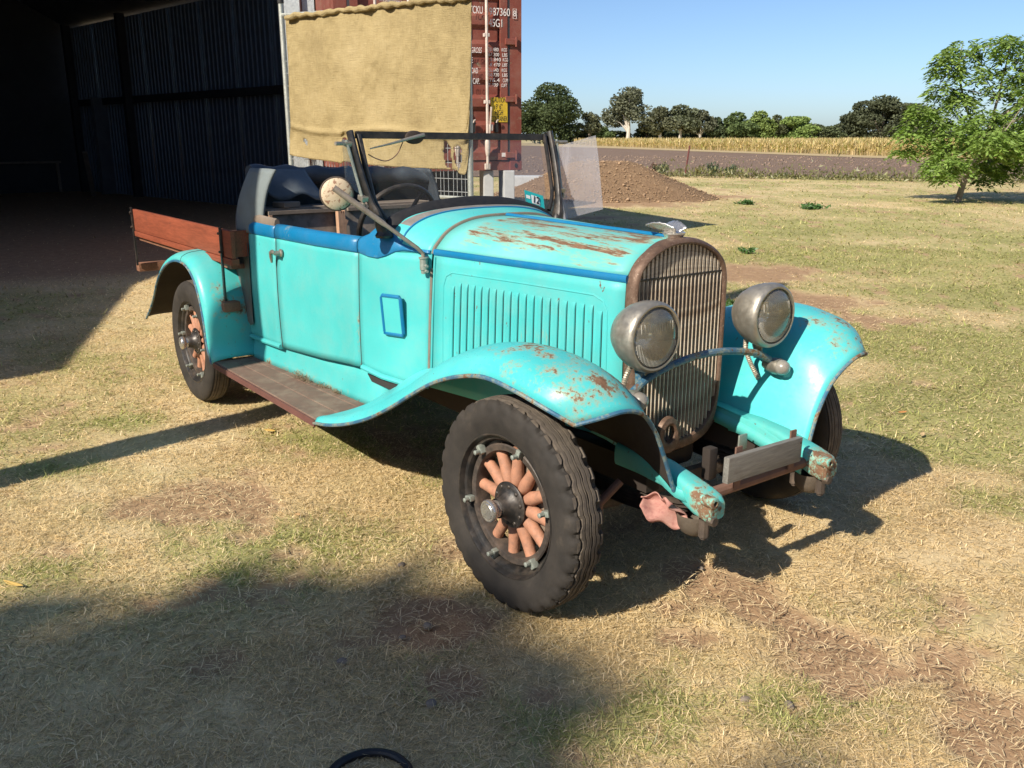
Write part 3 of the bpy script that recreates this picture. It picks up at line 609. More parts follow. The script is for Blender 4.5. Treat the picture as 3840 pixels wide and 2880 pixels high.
for za in (.12, 1.0): under(obj('frame_rail', tube([(SL.x, SL.y, za), (SR.x, SR.y, za)], .018, 10), M_PIPE), gate)
under(obj('frame_rail', tube([(SL.x, SL.y, ztop - .03), (SR.x, SR.y, zr)], .02, 10), M_PIPE), gate)
wm = mesh('wire', *tube([(0, 0, 0), (0, 0, 1)], .0026, 6), M_WIRE)
n = int(SW / .055)
for i in range(1, n):
    p = Vector((SL.x, SL.y, .12)) + sdir * (SW * i / n); o = bpy.data.objects.new('wire', wm); COL.objects.link(o); jj = random.uniform(-.012, .012)
    o.matrix_world = Matrix.Translation(p) @ Matrix.Rotation(jj, 4, Vector(snorm)) @ Matrix.Diagonal((1, 1, 2.3, 1)); under(o, gate)
rot = Vector((0, 0, 1)).rotation_difference(sdir).to_matrix().to_4x4()
for i in range(18):
    z = .18 + i * .125 + random.uniform(-.012, .012); o = bpy.data.objects.new('wire', wm); COL.objects.link(o)
    o.matrix_world = Matrix.Translation((SL.x, SL.y, z)) @ rot @ Matrix.Diagonal((1.2, 1.2, SW, 1)); under(o, gate)
def interp(P, x):
    P = sorted(P)
    for (a, b), (c, d) in zip(P[:-1], P[1:]):
        if x <= c: return b + (d - b) * max(0, (x - a)) / (c - a + 1e-9)
    return P[-1][1]
def build_burlap():
    C8 = lambda x, y: (1000 + x * .5787, y * .5787)
    top = [C8(*p) for p in ((112, 118), (150, 104), (190, 96), (380, 74), (600, 48), (680, 40), (940, 8), (1120, -8), (1332, -20))]
    bot = [C8(*p) for p in ((112, 1000), (150, 1002), (180, 1012), (300, 1032), (460, 1052), (480, 1062), (500, 1045), (560, 1056), (680, 1070), (900, 1086), (1100, 1096), (1235, 1100), (1250, 1128), (1290, 1134), (1306, 1060), (1318, 890), (1332, 880))]
    edgeL = lambda t: 1000 + .5787 * interp([(0, 122), (.12, 128), (.3, 140), (.6, 148), (.8, 156), (.9, 150), (1, 150)], t); edgeR = lambda t: 1000 + .5787 * interp([(0, 1328), (.4, 1326), (.75, 1318), (.82, 1312), (1, 1310)], t)
    nu, nv = 130, 90; V, F = [], []; hol = [((1172, 1000), (20, 78)), ((1240, 1010), (22, 66)), ((255, 918), (10, 14)), ((1195, 1050), (8, 34)), ((505, 905), (14, 6)), ((1165, 950), (12, 40))]
    keep = {}
    for j in range(nv + 1):
        t = j / nv
        for i in range(nu + 1):
            s = i / nu; px = edgeL(t) + (edgeR(t) - edgeL(t)) * s; pt, pb = interp(top, px), interp(bot, px); py = pt + (pb - pt) * t
            k = .035 + .006 * math.sin(s * 37 + 2 * math.sin(t * 5)) + .07 * float(fbm(np.array([s * 7.]), np.array([t * 3.]), 4, 55)[0] - .5) + .022 * float(fbm(np.array([s * 30.]), np.array([t * 9.]), 3, 58)[0] - .5)
            k += .03 * math.exp(-((t - .79 - .02 * math.sin(s * 9)) / .016) ** 2) + (.02 * math.exp(-(t / .012) ** 2)) + .012 * math.exp(-((s - .0) / .01) ** 2) * math.sin(t * 40)
            if t > .8: k += .05 * (t - .8) * math.sin(s * 26 + 1) + .03 * (t - .8)
            V.append(onscreen(px, py, k)); keep[(i, j)] = not any(((px - 1000) / .5787 - c[0]) ** 2 / r[0] ** 2 + (py / .5787 - c[1]) ** 2 / r[1] ** 2 < 1 + .25 * math.sin(9 * math.atan2(py / .5787 - c[1], (px - 1000) / .5787 - c[0])) for c, r in hol)
    for j in range(nv):
        for i in range(nu):
            if keep[(i, j)] and keep[(i + 1, j + 1)]: q = j * (nu + 1) + i; F.append((q, q + 1, q + nu + 2, q + nu + 1))
    o = obj('hessian_cloth', (V, F), M_BURLAP, sharp=80); solid(o, .004)
    tag(o, 'tattered tan hessian cloth tied over the tall mesh gate', 'cloth')
    hem = [onscreen(1000 + .5787 * x, interp(top, 1000 + .5787 * x) + 4 + 2.5 * math.sin(x * .09) + 2 * math.sin(x * .023), .055 + .01 * math.sin(x * .05)) for x in range(126, 1330, 12)]
    h = obj('rolled_hem', tube(hem, [.024 + .003 * math.sin(i * 1.9 + math.sin(i)) + .005 * math.sin(i * .37) for i in range(len(hem))], 10), M_BURLAP); h.parent = o
build_burlap()

# ================================================================== power pole just out of frame, whose shadow crosses the yard
M_POLE = plain('pole_timber', (.22, .18, .14), .9, sc=6, bump=.4)
thing1('timber_pole', tube([(-1.93, -4.2, 0), (-1.93, -4.2, 7.6)], [.145, .12], 16), M_POLE, 'tall round timber pole standing left of the camera', 'pole', smooth=True)

# ================================================================== vegetation
M_BARK = plain('grey_bark', (.22, .18, .14), .9, sc=6, bump=.5, bsc=30, dirt=(.36, .34, .30), damt=.5)
M_BARKW = plain('pale_gum_bark', (.50, .46, .40), .8, sc=3)
M_LEAF = leafmat('leaves', .38); M_LEAFD = leafmat('far_leaves', .25, gl=.0)
def leaf_quads(P, size, col, droop=.3, aspect=.5, jit=.35):
    n = len(P); th = RNG.uniform(0, 6.28, n); ph = RNG.normal(-droop, .5, n)
    d = np.stack([np.cos(th) * np.cos(ph), np.sin(th) * np.cos(ph), np.sin(ph)], 1); u = RNG.normal(0, 1, (n, 3)); s = np.cross(d, u); s /= np.linalg.norm(s, axis=1)[:, None] + 1e-9
    L = (size * RNG.uniform(1 - jit, 1 + jit, n))[:, None]; W = L * aspect
    A = P - d * L * .5; B = P + s * W * .5; Cq = P + d * L * .5; D = P - s * W * .5
    V = np.stack([A, B, Cq, D], 1).reshape(-1, 3); F = np.arange(n * 4).reshape(-1, 4)
    c = np.repeat(np.asarray(col) if np.ndim(col) == 2 else np.tile(col, (n, 1)), 4, 0); return V, F, c
def far_tree(name, label, px, hw, top, base, D, col, dens=1900, sparse=.0, trunk=None, lobes=11, group='trees beyond the fields', size=.55, cat='tree'):
    """px.. in display pixels; crown built from lobes of leaf clumps round real limbs"""
    sc = D / 3369.34 * DD; g = at(px * DD, 514, D); H = (base - top) * sc; Wd = hw * sc; zb = CAM_POS.z - (base * DD - 514) / 3369.34 * D; zb = 0
    H = CAM_POS.z - (top * DD - 514) / 3369.34 * D * 1.0; Wd *= 1.42; dens = int(dens * 3.6); size *= .68; col = tuple(c_ * 1.55 + .012 for c_ in col)
    root = tag(empty(name, (g.x, g.y, 0)), label, cat, group); rn = random.Random(int(px * 13 + top))
    L = []
    for i in range(lobes):
        a = rn.uniform(0, 6.28); q = rn.random() ** .6; hz = rn.uniform(.28 + sparse * .2, .84); env = math.sin(math.pi * min(1, .18 + hz * .82)) ** .6
        L.append((math.cos(a) * Wd * .74 * q * env, math.sin(a) * Wd * .6 * q * env, H * hz, Wd * rn.uniform(.24, .40) * (1 - .35 * sparse), H * rn.uniform(.10, .17)))
    L.append((0, 0, H * .84, Wd * .34, H * .15)); L.append((Wd * .6, 0, H * .5, Wd * .36, H * .16)); L.append((-Wd * .6, 0, H * .5, Wd * .36, H * .16))
    if sparse < .3: L += [(Wd * .4 * k, 0, H * .22, Wd * .45, H * .2) for k in (-1, 0, 1)]
    tr = [tube([(0, 0, -.1), (Wd * .03, 0, H * .25), (Wd * .05, 0, H * .55)], [Wd * .055 + .08, Wd * .04 + .05, .05], 8)]
    for l in L[:10]: tr.append(tube([(Wd * .02, 0, H * rn.uniform(.15, .4)), (l[0] * .5, l[1] * .5, (l[2] + H * .25) * .55), (l[0], l[1], l[2])], [Wd * .03 + .04, .05, .03], 6))
    obj('trunk', join(*tr), trunk or M_BARK, root)
    per = dens // len(L); PP, CC = [], []
    for l in L:
        nn = int(per * (1 - .45 * sparse)); u = RNG.normal(0, 1, (nn, 3)); u /= np.linalg.norm(u, axis=1)[:, None]; rr = RNG.uniform(.55, 1.08, nn) ** .7
        p = np.array(l[:3]) + u * rr[:, None] * np.array((l[3], l[3], l[4])); cl = fbm(p[:, 0] * 1.1 + 31, p[:, 2] * 1.1 + p[:, 1] * .7, 3, 77); ok = cl > .26 + .20 * sparse
        p = p[ok]; PP.append(p); CC.append(np.array(col) * RNG.uniform(.6, 1.4, len(p))[:, None])
    V, F, c = leaf_quads(np.concatenate(PP), size, np.concatenate(CC), .2, .75); npmesh('crown', V, F, M_LEAFD, root, c)
    return root
FT = [('fig_tree', 'large dark round-headed tree just right of the container', 1186, 66, 188, 305, (.040, .055, .022), 4200, 0, None, 14),
      ('olive_tree', 'small thin olive tree beside the dark round tree', 1272, 26, 246, 305, (.085, .09, .05), 900, .5, None, 8),
      ('bush_tree', 'low green tree filling the gap left of the tall gum', 1303, 22, 276, 305, (.06, .085, .03), 700, 0, None, 7),
      ('gum_tree', 'tall open-crowned gum tree with pale trunk', 1356, 54, 196, 305, (.085, .092, .06), 3000, .62, M_BARKW, 16),
      ('gum_tree', 'grey-green gum directly right of the tallest gum', 1425, 38, 236, 305, (.08, .085, .05), 1700, .4, M_BARKW, 10),
      ('gum_tree', 'broad grey-green gum third from the container', 1468, 38, 232, 305, (.075, .085, .05), 1900, .35, M_BARKW, 11),
      ('gum_tree', 'grey gum at the right of the gum group', 1512, 30, 243, 305, (.075, .08, .05), 1400, .3, M_BARKW, 9),
      ('dark_tree', 'narrow dark tree between the gums and the green trees', 1548, 20, 258, 305, (.045, .06, .028), 900, .1, None, 8),
      ('green_tree', 'dense mid-green tree left of the pale green pair', 1590, 36, 248, 305, (.06, .085, .03), 1700, 0, None, 10),
      ('green_tree', 'pale yellow-green tree, left of the pale pair', 1638, 32, 246, 305, (.115, .155, .045), 1500, 0, None, 9),
      ('dark_tree', 'thin dark tree between the two pale green trees', 1676, 20, 254, 305, (.06, .07, .035), 900, .3, None, 7),
      ('green_tree', 'bright pale green tree, right of the pale pair', 1716, 40, 257, 305, (.125, .175, .05), 1700, 0, None, 10),
      ('bush_tree', 'low grey-green tree tapering off the tree row', 1758, 24, 272, 305, (.07, .085, .045), 900, .2, None, 8),
      ('bush_tree', 'lowest rounded tree at the right end of the row', 1794, 24, 276, 305, (.06, .075, .035), 900, .1, None, 8),
      ('fig_tree', 'large dark spreading tree left of the yard tree', 1902, 62, 220, 308, (.05, .058, .032), 3300, .1, None, 14),
      ('fig_tree', 'dark spreading tree partly hidden behind the yard tree', 1968, 50, 236, 308, (.05, .06, .03), 2000, .1, None, 11)]
for nm, lb, px, hw, tp, bs, c, dn, sp, tk, lo in FT: far_tree(nm, lb, px, hw, tp, bs, 205, c, dn, sp, tk, lo, size=.8 if dn > 1200 else .7)
UB = ['below the round tree', 'before the tall gum', 'left of the pale gum trunk', 'right of the pale gum trunk', 'under the second gum', 'under the third gum', 'under the last gum', 'under the narrow dark tree', 'under the dense mid-green tree', 'between the pale green pair', 'left under the bright green tree', 'right under the bright green tree', 'under the tapering low trees', 'last before the open gap', 'in the open gap itself', 'first behind the yard tree', 'second behind the yard tree', 'third behind the yard tree', 'at the right edge']
for i, px in enumerate((1236, 1290, 1330, 1400, 1445, 1490, 1530, 1565, 1615, 1660, 1700, 1740, 1780, 1822, 1850, 2030, 2080, 2140, 2200)):
    far_tree('understorey_bush', 'low dark bush in the line under the far trees, ' + UB[i], px, 30, 270 + (i * 7) % 15, 306, 214, (.05, .062, .03), 620, 0, None, 7, 'understorey bushes under the far trees', .8, 'bush')

def yard_tree():
    b = gnd(2070 * DD, 437 * DD); root = tag(empty('yard_tree', (b.x, b.y, 0)), 'young leafy green tree with pale trunk on the lawn at the right edge', 'tree')
    rn = random.Random(5); RX, FX = np.array(Rt), np.array(Fh); k = 24.4 / 3369.34 * DD * .87
    def P(dx, dy, dep=0): return np.array((0, 0, 0.)) + RX * ((dx - 2070) * k) + FX * dep + np.array((0, 0, 1)) * ((437 - dy) * k * 1.0)
    limbs = [[P(2068, 440), P(2074, 405), P(2083, 375), P(2100, 340)], [P(2083, 375), P(2060, 345, .3), P(2040, 310, .5), P(2025, 280, .6)], [P(2100, 340), P(2120, 290, .1), P(2135, 220, .2), P(2140, 140, .1), P(2140, 95)],
             [P(2095, 350), P(2140, 325, -.4), P(2185, 300, -.6), P(2230, 290, -.6)], [P(2110, 310), P(2090, 250, .5), P(2070, 190, .6), P(2055, 140, .5)], [P(2125, 270), P(2170, 220, -.2), P(2195, 160, -.2), P(2200, 110)],
             [P(2083, 375), P(2055, 370, -.5), P(2015, 355, -.8), P(1985, 345, -.9)], [P(2090, 360), P(2130, 370, .5), P(2165, 375, .8), P(2190, 390, .9)], [P(2060, 345, .3), P(2020, 330, .9), P(1990, 300, 1.1)], [P(2120, 290, .1), P(2180, 270, .9), P(2240, 240, 1.2)], [P(2110, 310), P(2100, 300, -.9), P(2080, 280, -1.4)], [P(2120, 290), P(2150, 250, -.9), P(2170, 210, -1.2)]]
    T = []
    for i, l in enumerate(limbs):
        q = cr(l, 10); r0 = .085 if i == 0 else .045; r1 = .05 if i == 0 else .012; T.append(tube(q, [r0 + (r1 - r0) * a / 9 for a in range(10)], 8))
    blobs_ = [(2020, 120, .3, 26), (2055, 105, .4, 34), (2110, 98, .1, 36), (2150, 100, 0, 40), (2195, 110, -.1, 38), (2035, 150, .5, 34), (2075, 150, .2, 30), (2160, 150, 0, 38), (2200, 170, .1, 40), (2025, 195, .5, 30), (2060, 215, .4, 30), (2130, 190, 0, 26), (2190, 225, -.2, 44), (1995, 235, .6, 30), (2035, 255, .5, 40), (2080, 265, -.3, 40), (2120, 250, .2, 38), (2165, 265, -.4, 42), (2215, 270, -.4, 44), (1985, 275, .8, 30), (2010, 305, .6, 36), (2050, 310, .2, 40), (2095, 305, -.8, 42), (2140, 310, -.6, 42), (2190, 315, -.5, 44), (1972, 322, .9, 18), (1995, 345, -.7, 32), (2030, 355, -.4, 36), (2130, 350, .2, 36), (2175, 355, .5, 38), (2215, 350, .4, 40), (2000, 368, -.7, 16), (2175, 375, .8, 18), (2160, 392, .9, 8), (2060, 345, 1.0, 30), (2060, 300, -1.4, 34), (2120, 300, 1.3, 40), (2180, 290, 1.3, 40), (2090, 200, .9, 26), (2160, 200, -1, 34), (2240, 200, 0, 44), (2250, 300, .3, 50), (2260, 130, 0, 40)]
    VV, CC, TW = [], [], []
    for bx_, by_, dep, r in blobs_:
        c = P(bx_, by_ + 14 * (420 - by_) / 320, dep); rad = r * k * .92
        for q in range(int(1.4 * r)):
            u = np.array([rn.gauss(0, 1) for _ in range(3)]); u /= np.linalg.norm(u); p = c + u * rad * rn.uniform(.2, 1.0) ** .6 * np.array((1, 1, .85))
            th = math.atan2(u[1], u[0]) + rn.gauss(0, .7); L = rn.uniform(.20, .34); sd = np.array((-math.sin(th), math.cos(th), 0)); hue = rn.random(); lit = rn.uniform(.7, 1.25)
            colr = (np.array((.15, .245, .045)) * (1 - hue) + np.array((.26, .37, .09)) * hue) * lit
            prev = p
            for j in range(6):
                f = (j + 1) / 6; pos = p + np.array((math.cos(th), math.sin(th), 0)) * L * f + np.array((0, 0, -1)) * L * (.15 * f + .55 * f * f)
                for sgn in ((-1, 1) if j < 5 else (0,)):
                    dv = sd * sgn * .8 + np.array((math.cos(th), math.sin(th), -.55)) * (.6 if sgn else 1.0) + np.array([rn.gauss(0, .18) for _ in range(3)]); dv /= np.linalg.norm(dv); ll = rn.uniform(.10, .17)
                    wv = np.cross(dv, np.array([rn.gauss(0, .5), rn.gauss(0, .5), 1.])); wv /= np.linalg.norm(wv); m = pos + dv * ll * .45
                    VV.append((pos, m + wv * ll * .19, pos + dv * ll, m - wv * ll * .19)); CC.append(colr * rn.uniform(.8, 1.2))
    for i in range(60):
        bx_, by_, dep, r = rn.choice(blobs_); l = rn.choice(limbs[1:]); a, c = l[rn.randrange(1, len(l))], P(bx_, by_, dep)
        if np.linalg.norm(a - c) < 1.3: T.append(tube([a, (a + c) / 2 + np.array((0, 0, .06)), c], [.016, .010, .005], 5))
    obj('trunk', join(*T), M_BARK, root); V = np.array(VV).reshape(-1, 3); npmesh('crown', V, np.arange(len(V)).reshape(-1, 4), M_LEAF, root, np.repeat(np.array(CC), 4, 0))
yard_tree()

def shade_tree():
    """broad tree behind the camera; its crown throws the soft shadow over the foreground"""
    c = Vector((4.4, -17.5, 0)); root = tag(empty('shade_tree', c), 'broad leafy tree standing behind the camera', 'tree'); rn = random.Random(3)
    L = []
    for gx, gt, r in ((-1.3, -3.3, .75), (-.75, -2.6, .85), (-.25, -1.5, .85), (.3, -1.25, .95), (1.0, -1.0, 1.05), (1.9, -.85, 1.15), (2.9, -.9, 1.3), (3.9, -1.5, 1.2)):
        for q in range(3):
            gy = gt - 1.66 * r - 2.1 * q; z = (gy + 17.5) / 1.3026; L.append((gx + .2532 * z - 4.4, .5 * math.sin(gx * 3 + q), z, r * (1 + .25 * q), r * (1 + .2 * q)))
    tr = [tube([(0, 0, -.1), (.1, 0, 3), (-.6, 0, 7)], [.4, .3, .2], 10)] + [tube([(0, 0, 3 + rn.random()), (l[0] * .5, l[1] * .5, l[2] * .75), l[:3]], [.16, .1, .05], 6) for l in L]
    obj('trunk', join(*tr), M_BARK, root); PP = []
    for l in L:
        u = RNG.normal(0, 1, (900, 3)); u /= np.linalg.norm(u, axis=1)[:, None]; PP.append(np.array(l[:3]) + u * RNG.uniform(.2, 1.12, 900)[:, None] * np.array((l[3], l[3], l[4])))
    P = np.concatenate(PP); V, F, cc = leaf_quads(P, .40, np.array((.06, .10, .03)), .2, .7); npmesh('crown', V, F, M_LEAF, root, cc)
shade_tree()
def sky_block_tree(x, y, H, Wd, label):  # unseen tree, added only to block part of the sky's fill light
    root = tag(empty('sky_blocker', (x, y, 0)), label, 'tree'); rn = random.Random(int(x * 7 + y)); L = []
    for i in range(16):
        a = rn.uniform(0, 6.28); q = rn.random() ** .5; hz = rn.uniform(.2, .88); L.append((math.cos(a) * Wd * .7 * q, math.sin(a) * Wd * .7 * q, H * hz, Wd * rn.uniform(.3, .45), H * rn.uniform(.12, .18)))
    obj('trunk', join(*([tube([(0, 0, -.1), (.1, 0, H * .4), (0, .1, H * .7)], [.35, .25, .1], 8)] + [tube([(0, 0, H * .25), (l[0] * .5, l[1] * .5, l[2] * .7), l[:3]], [.12, .08, .04], 6) for l in L])), M_BARK, root); PP = []
    for l in L:
        u = RNG.normal(0, 1, (420, 3)); u /= np.linalg.norm(u, axis=1)[:, None]; PP.append(np.array(l[:3]) + u * RNG.uniform(.4, 1.05, 420)[:, None] * np.array((l[3], l[3], l[4])))
    V, F, cc = leaf_quads(np.concatenate(PP), .55, np.array((.055, .085, .03)), .2, .75); npmesh('crown', V, F, M_LEAF, root, cc)
sky_block_tree(13.5, -7.5, 9.5, 5.0, 'unseen tree behind the camera to the right, added to cut sky light')
sky_block_tree(14.5, 4.5, 8.5, 4.6, 'unseen tree ahead of the car, added to cut sky light')
sky_block_tree(12.0, -16.0, 9.0, 4.6, 'unseen tree beside the shade tree, added to cut sky light')
def bush(name, label, px, py, wpx, hpx, col, cat='bush', group=None, n=420, tall=1.0, ls=.10):
    g = gnd(px * DD, py * DD); D = math.hypot(g.x - CAM_POS.x, g.y - CAM_POS.y); k = D / 3369.34 * DD; root = tag(empty(name, (g.x, g.y, 0)), label, cat, group)
    W, H = wpx * k / 2, hpx * k; st = []; PP = []
    for i in range(9):
        a = random.uniform(0, 6.28); q = random.random() ** .5; tip = (math.cos(a) * W * q, math.sin(a) * W * q, H * random.uniform(.6, 1.0) * (1 - .3 * q * q)); st.append(tube([(0, 0, 0), (tip[0] * .5, tip[1] * .5, tip[2] * .6), tip], [.012, .008, .004], 5))
        m = n // 9; f = RNG.uniform(.25, 1, m); PP.append(np.stack([tip[0] * f, tip[1] * f, tip[2] * f], 1) + RNG.normal(0, W * .16, (m, 3)) * np.array((1, 1, .6)))
    obj('stem', join(*st), M_BARK, root); P = np.concatenate(PP); P[:, 2] = np.maximum(P[:, 2], .03)
    V, F, c = leaf_quads(P, ls, np.array(col) * RNG.uniform(.6, 1.4, len(P))[:, None], -.5, .4); npmesh('foliage', V, F, M_LEAF, root, c)
bush('field_weed', 'dark leafy weed left of the star picket at the field edge', 1432, 378, 34, 26, (.08, .11, .05))
bush('field_weed', 'reddish dry weed stalks at the left end of the field edge', 1412, 377, 20, 26, (.16, .07, .04), n=200)
bush('field_weed', 'yellowing grassy weed just right of the star picket', 1508, 380, 28, 26, (.22, .19, .06), n=300)
bush('field_weed', 'largest dark blue-green weed bush at the field edge', 1536, 380, 36, 31, (.07, .11, .055), n=600)
bush('field_weed', 'rightmost dark weed bush at the field edge', 1578, 381, 32, 28, (.075, .115, .055), n=500)
bush('field_weed', 'small low weed right of the weed bushes', 1690, 384, 34, 11, (.10, .12, .045), n=240)
bush('lawn_weed', 'flat green weed on the lawn right of the dirt mound', 1612, 442, 40, 8, (.07, .16, .04), 'weed', n=260)
bush('lawn_weed', 'wide flat green weed in the middle of the lawn', 1790 - 30, 452, 60, 9, (.07, .16, .04), 'weed', n=320)
bush('lawn_weed', 'small green weed behind the bonnet near the bare path', 1615, 548, 30, 14, (.09, .19, .05), 'weed', n=200, ls=.06)
bush('lawn_weed', 'green weed tuft between radiator and far headlamp', 1585, 672, 36, 26, (.06, .14, .03), 'weed', n=260, ls=.07)
# rows of low weeds along the edge of the ploughed field
g0_, g1_ = gnd(1390 * DD, 381 * DD), gnd(2212 * DD, 396 * DD); n = 2600; u = RNG.random(n); P = np.stack([g0_.x + (g1_.x - g0_.x) * u, g0_.y + (g1_.y - g0_.y) * u, np.zeros(n)], 1) + RNG.normal(0, .35, (n, 3)) * np.array((1, 1, 0)); P[:, 2] = RNG.gamma(2, .09, n) * (.4 + fbm(u * 40, u * 0, 3, 12))
V, F, c = leaf_quads(P, .16, (np.array((.20, .20, .08)) * RNG.uniform(.5, 1.4, n)[:, None]), -.8, .3); tag(npmesh('edge_weeds', V, F, M_LEAF, None, c), 'low rough weeds along the near edge of the ploughed field', 'weeds', kind='stuff')
pa = gnd(1480 * DD, 378 * DD); thing1('star_picket', tube([(pa.x, pa.y, 0), (pa.x + .08, pa.y + .1, 1.18)], .035, 6), plain('rusty_picket', (.13, .04, .035), .9), 'thin rusty red steel picket at the ploughed field edge', 'fence post')
# fallen leaves, stones
M_YLEAF = plain('yellow_leaf', (.72, .48, .14), .6, var=.15, sc=30)
def fallen(px, py, L, W, rz, label, curl=.3, mt=None):
    g = gnd(px * DD, py * DD); S = []
    for i in range(11):
        u = i / 10; w = W * math.sin(math.pi * min(1, u * .97 + .015)) ** .8; S.append([(L * (u - .5), w * v * .5, .012 + curl * w * v * v * .5 + curl * L * (u - .5) ** 2 * .8) for v in (-1, -.5, 0, .5, 1)])
    o = obj('fallen_leaf', loft(S), mt or M_YLEAF, None); o.location = (g.x, g.y, .006 + float(gz(g.x, g.y))); o.rotation_euler = (.1, -.08, rz); tag(o, label, 'leaf'); solid(o, .0012)
fallen(583, 941, .062, .046, YAW + 1.4, 'broad yellow fallen leaf on the grass below the running board', .25)
fallen(32, 1287, .085, .022, YAW + 1.25, 'long curled yellow leaf at the left edge of the picture', .4)
fallen(1948, 908, .05, .022, 1.0, 'small orange-brown leaf on the green grass at right', .4, plain('orange_leaf', (.48, .22, .07), .7))
fallen(1990, 957, .06, .022, 2.0, 'pale dry leaf near the far front wheel shadow', .3, plain('pale_leaf', (.55, .40, .2), .7))
fallen(645, 1133, .03, .018, .5, 'small tan leaf at the edge of the bare soil patch', .5, plain('tan_leaf', (.42, .26, .12), .7))
M_STONE = plain('dull_stone', (.22, .18, .14), .9, sc=14, bump=.5)
def stone(px, py, r, label):
    g = gnd(px * DD, py * DD); b = bmesh.new(); bmesh.ops.create_icosphere(b, subdivisions=2, radius=1); rn = random.Random(int(px + py))
    V = [(v.co.x * r * (1 + rn.uniform(-.2, .25)), v.co.y * r * .8 * (1 + rn.uniform(-.2, .25)), v.co.z * r * .62 * (1 + rn.uniform(-.2, .2)) + r * .4) for v in b.verts]; b.verts.index_update(); F = [tuple(v.index for v in f.verts) for f in b.faces]; b.free()
    o = obj('stone', (V, F), M_STONE, None, True, 50); o.location = (g.x, g.y, float(gz(g.x, g.y)) - .004); o.rotation_euler.z = rn.uniform(0, 6); tag(o, label, 'stone', 'stones in the grass')
for a in ((1608, 1533, .016, 'rounded dark stone in the grass lower right, left of the pair'), (1703, 1545, .016, 'rounded dark stone in the grass lower right, right of the pair'), (925, 1372, .017, 'dark clod on the bare soil left of the front wheel shadow'), (870, 1396, .013, 'small clod below the bare patch under the front wheel'), (932, 1545, .019, 'grey stone inside the foreground shadow at lower centre'), (1512, 1245, .012, 'small clod at the edge of the car shadow'), (868, 1238, .016, 'flat stone left of the front tyre'), (740, 1450, .018, 'stone in the soft shadow at lower left centre')): stone(*a)
# black hose loop at the bottom edge
hc = gnd(798 * DD, 1718 * DD); thing1('rubber_hose', tube([(hc.x + .10 * math.cos(t), hc.y + .10 * math.sin(t), .044) for t in np.linspace(0, 6.28, 40, endpoint=False)], .011, 10, closed=True), plain('black_rubber_hose', (.012, .012, .014), .5), 'loop of black rubber hose on the grass at the bottom edge', 'hose', smooth=True)

# ================================================================== the car
car = tag(empty('vintage_utility_car', (0, 0, 0)), 'faded turquoise and blue vintage open utility car with rusty patches and wooden tray', 'car')
M_BODY = paint('turquoise_body_paint', TURQ, zone=zbox((-4, 0), (-1, 1), (.2, .40), .06), thr=.57, sc=9, chips=.715, seed=1)
M_DOORP = paint('turquoise_door_paint', TURQ, zone=zbox((-1.47, -1.40), (-1, 1), (.45, .80), .03), thr=.56, sc=10, chips=.735, seed=4, fade=.07)
M_HOODT = paint('turquoise_bonnet_top_paint', (.105, .465, .445), zone=zbox((-.95, -.02), (-.36, .4), (1.085, 1.3), .06), thr=.535, stretch=(.20, 1.5, 1.5), sc=17, chips=.76, rough=.5, seed=2)
M_HOODS = paint('turquoise_bonnet_side_paint', TURQ, zone=zbox((-.50, -.30), (-1, 1), (.6, .93), .10), thr=.545, stretch=(2.2, 1, .5), sc=7, chips=.685, seed=3)
M_FENDF = paint('turquoise_front_guard_paint', (.062, .475, .49), zone=zbox((-.22, .45), (-.82, .82), (.66, 1.0), .16), thr=.505, stretch=(.9, 1, 1), sc=15, chips=.75, rough=.34, seed=5)
M_FENDL = paint('turquoise_far_guard_paint', (.062, .475, .49), zone=zbox((.05, .45), (.4, .82), (.6, 1.0), .12), thr=.60, sc=13, chips=.73, rough=.34, seed=15)
M_FENDR = paint('turquoise_rear_guard_paint', (.062, .475, .465), zone=zbox((-2.95, -2.6), (-.82, .82), (.4, .85), .12), thr=.60, sc=8, chips=.70, rough=.36, seed=6)
M_HORN = paint('turquoise_chassis_paint', (.065, .44, .42), zone=zbox((.36, .6), (-.5, .5), (.3, .6), .06), thr=.50, sc=14, chips=.67, rough=.45, seed=7)
M_BLUE = paint('blue_trim_paint', BLUE, thr=.78, chips=.73, rough=.35, seed=8, dust=.35, fade=.06)
M_BLUEB = paint('blue_bead_paint', (.02, .11, .20), thr=.58, sc=12, chips=.66, rough=.5, seed=9)
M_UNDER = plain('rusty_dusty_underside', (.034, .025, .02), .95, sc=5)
def m_rust():
    t = NT('rusty_radiator_shell'); v = t.co(); z = t.sep()[2]
    c = t.ramp(t.mix(.5, t.noise(7, 7, .65), t.noise(60, 4, .6)), [(.25, (.07, .048, .038)), (.5, (.145, .09, .062)), (.75, (.25, .18, .135))])
    c = t.mix(t.ramp(t.noise(130, 3, .6), [(.62, 0), (.7, .6)]), c, (.38, .30, .24)); t.set(c, t.ramp(t.noise(20, 4), [(.3, .42), (.7, .7)]), .35, .4); t.bump(t.noise(110, 4, .6), .3, .003); return t.m
M_RUST = m_rust()
M_NICK = plain('dull_nickel_plate', (.38, .355, .30), .42, .7, var=.22, sc=7, dirt=(.22, .19, .15), damt=.55)
M_CHROME = plain('worn_chrome', (.66, .64, .60), .30, .85, var=.1, sc=12, dirt=(.30, .26, .2), damt=.35)
M_BLACK = plain('worn_black_enamel', (.022, .021, .02), .42, .1, var=.3, sc=9, dirt=(.16, .12, .09), damt=.45)
M_IRON = plain('dusty_iron', (.07, .055, .045), .8, .3, sc=9, dirt=(.20, .15, .11), damt=.6)
M_BROWNI = plain('rusty_pipe', (.19, .105, .075), .85, .1, sc=14)
M_GREASE = plain('greasy_casting', (.10, .08, .06), .7, .1, sc=16, bump=.5)
M_WOODR = NT('red_brown_tray_timber')
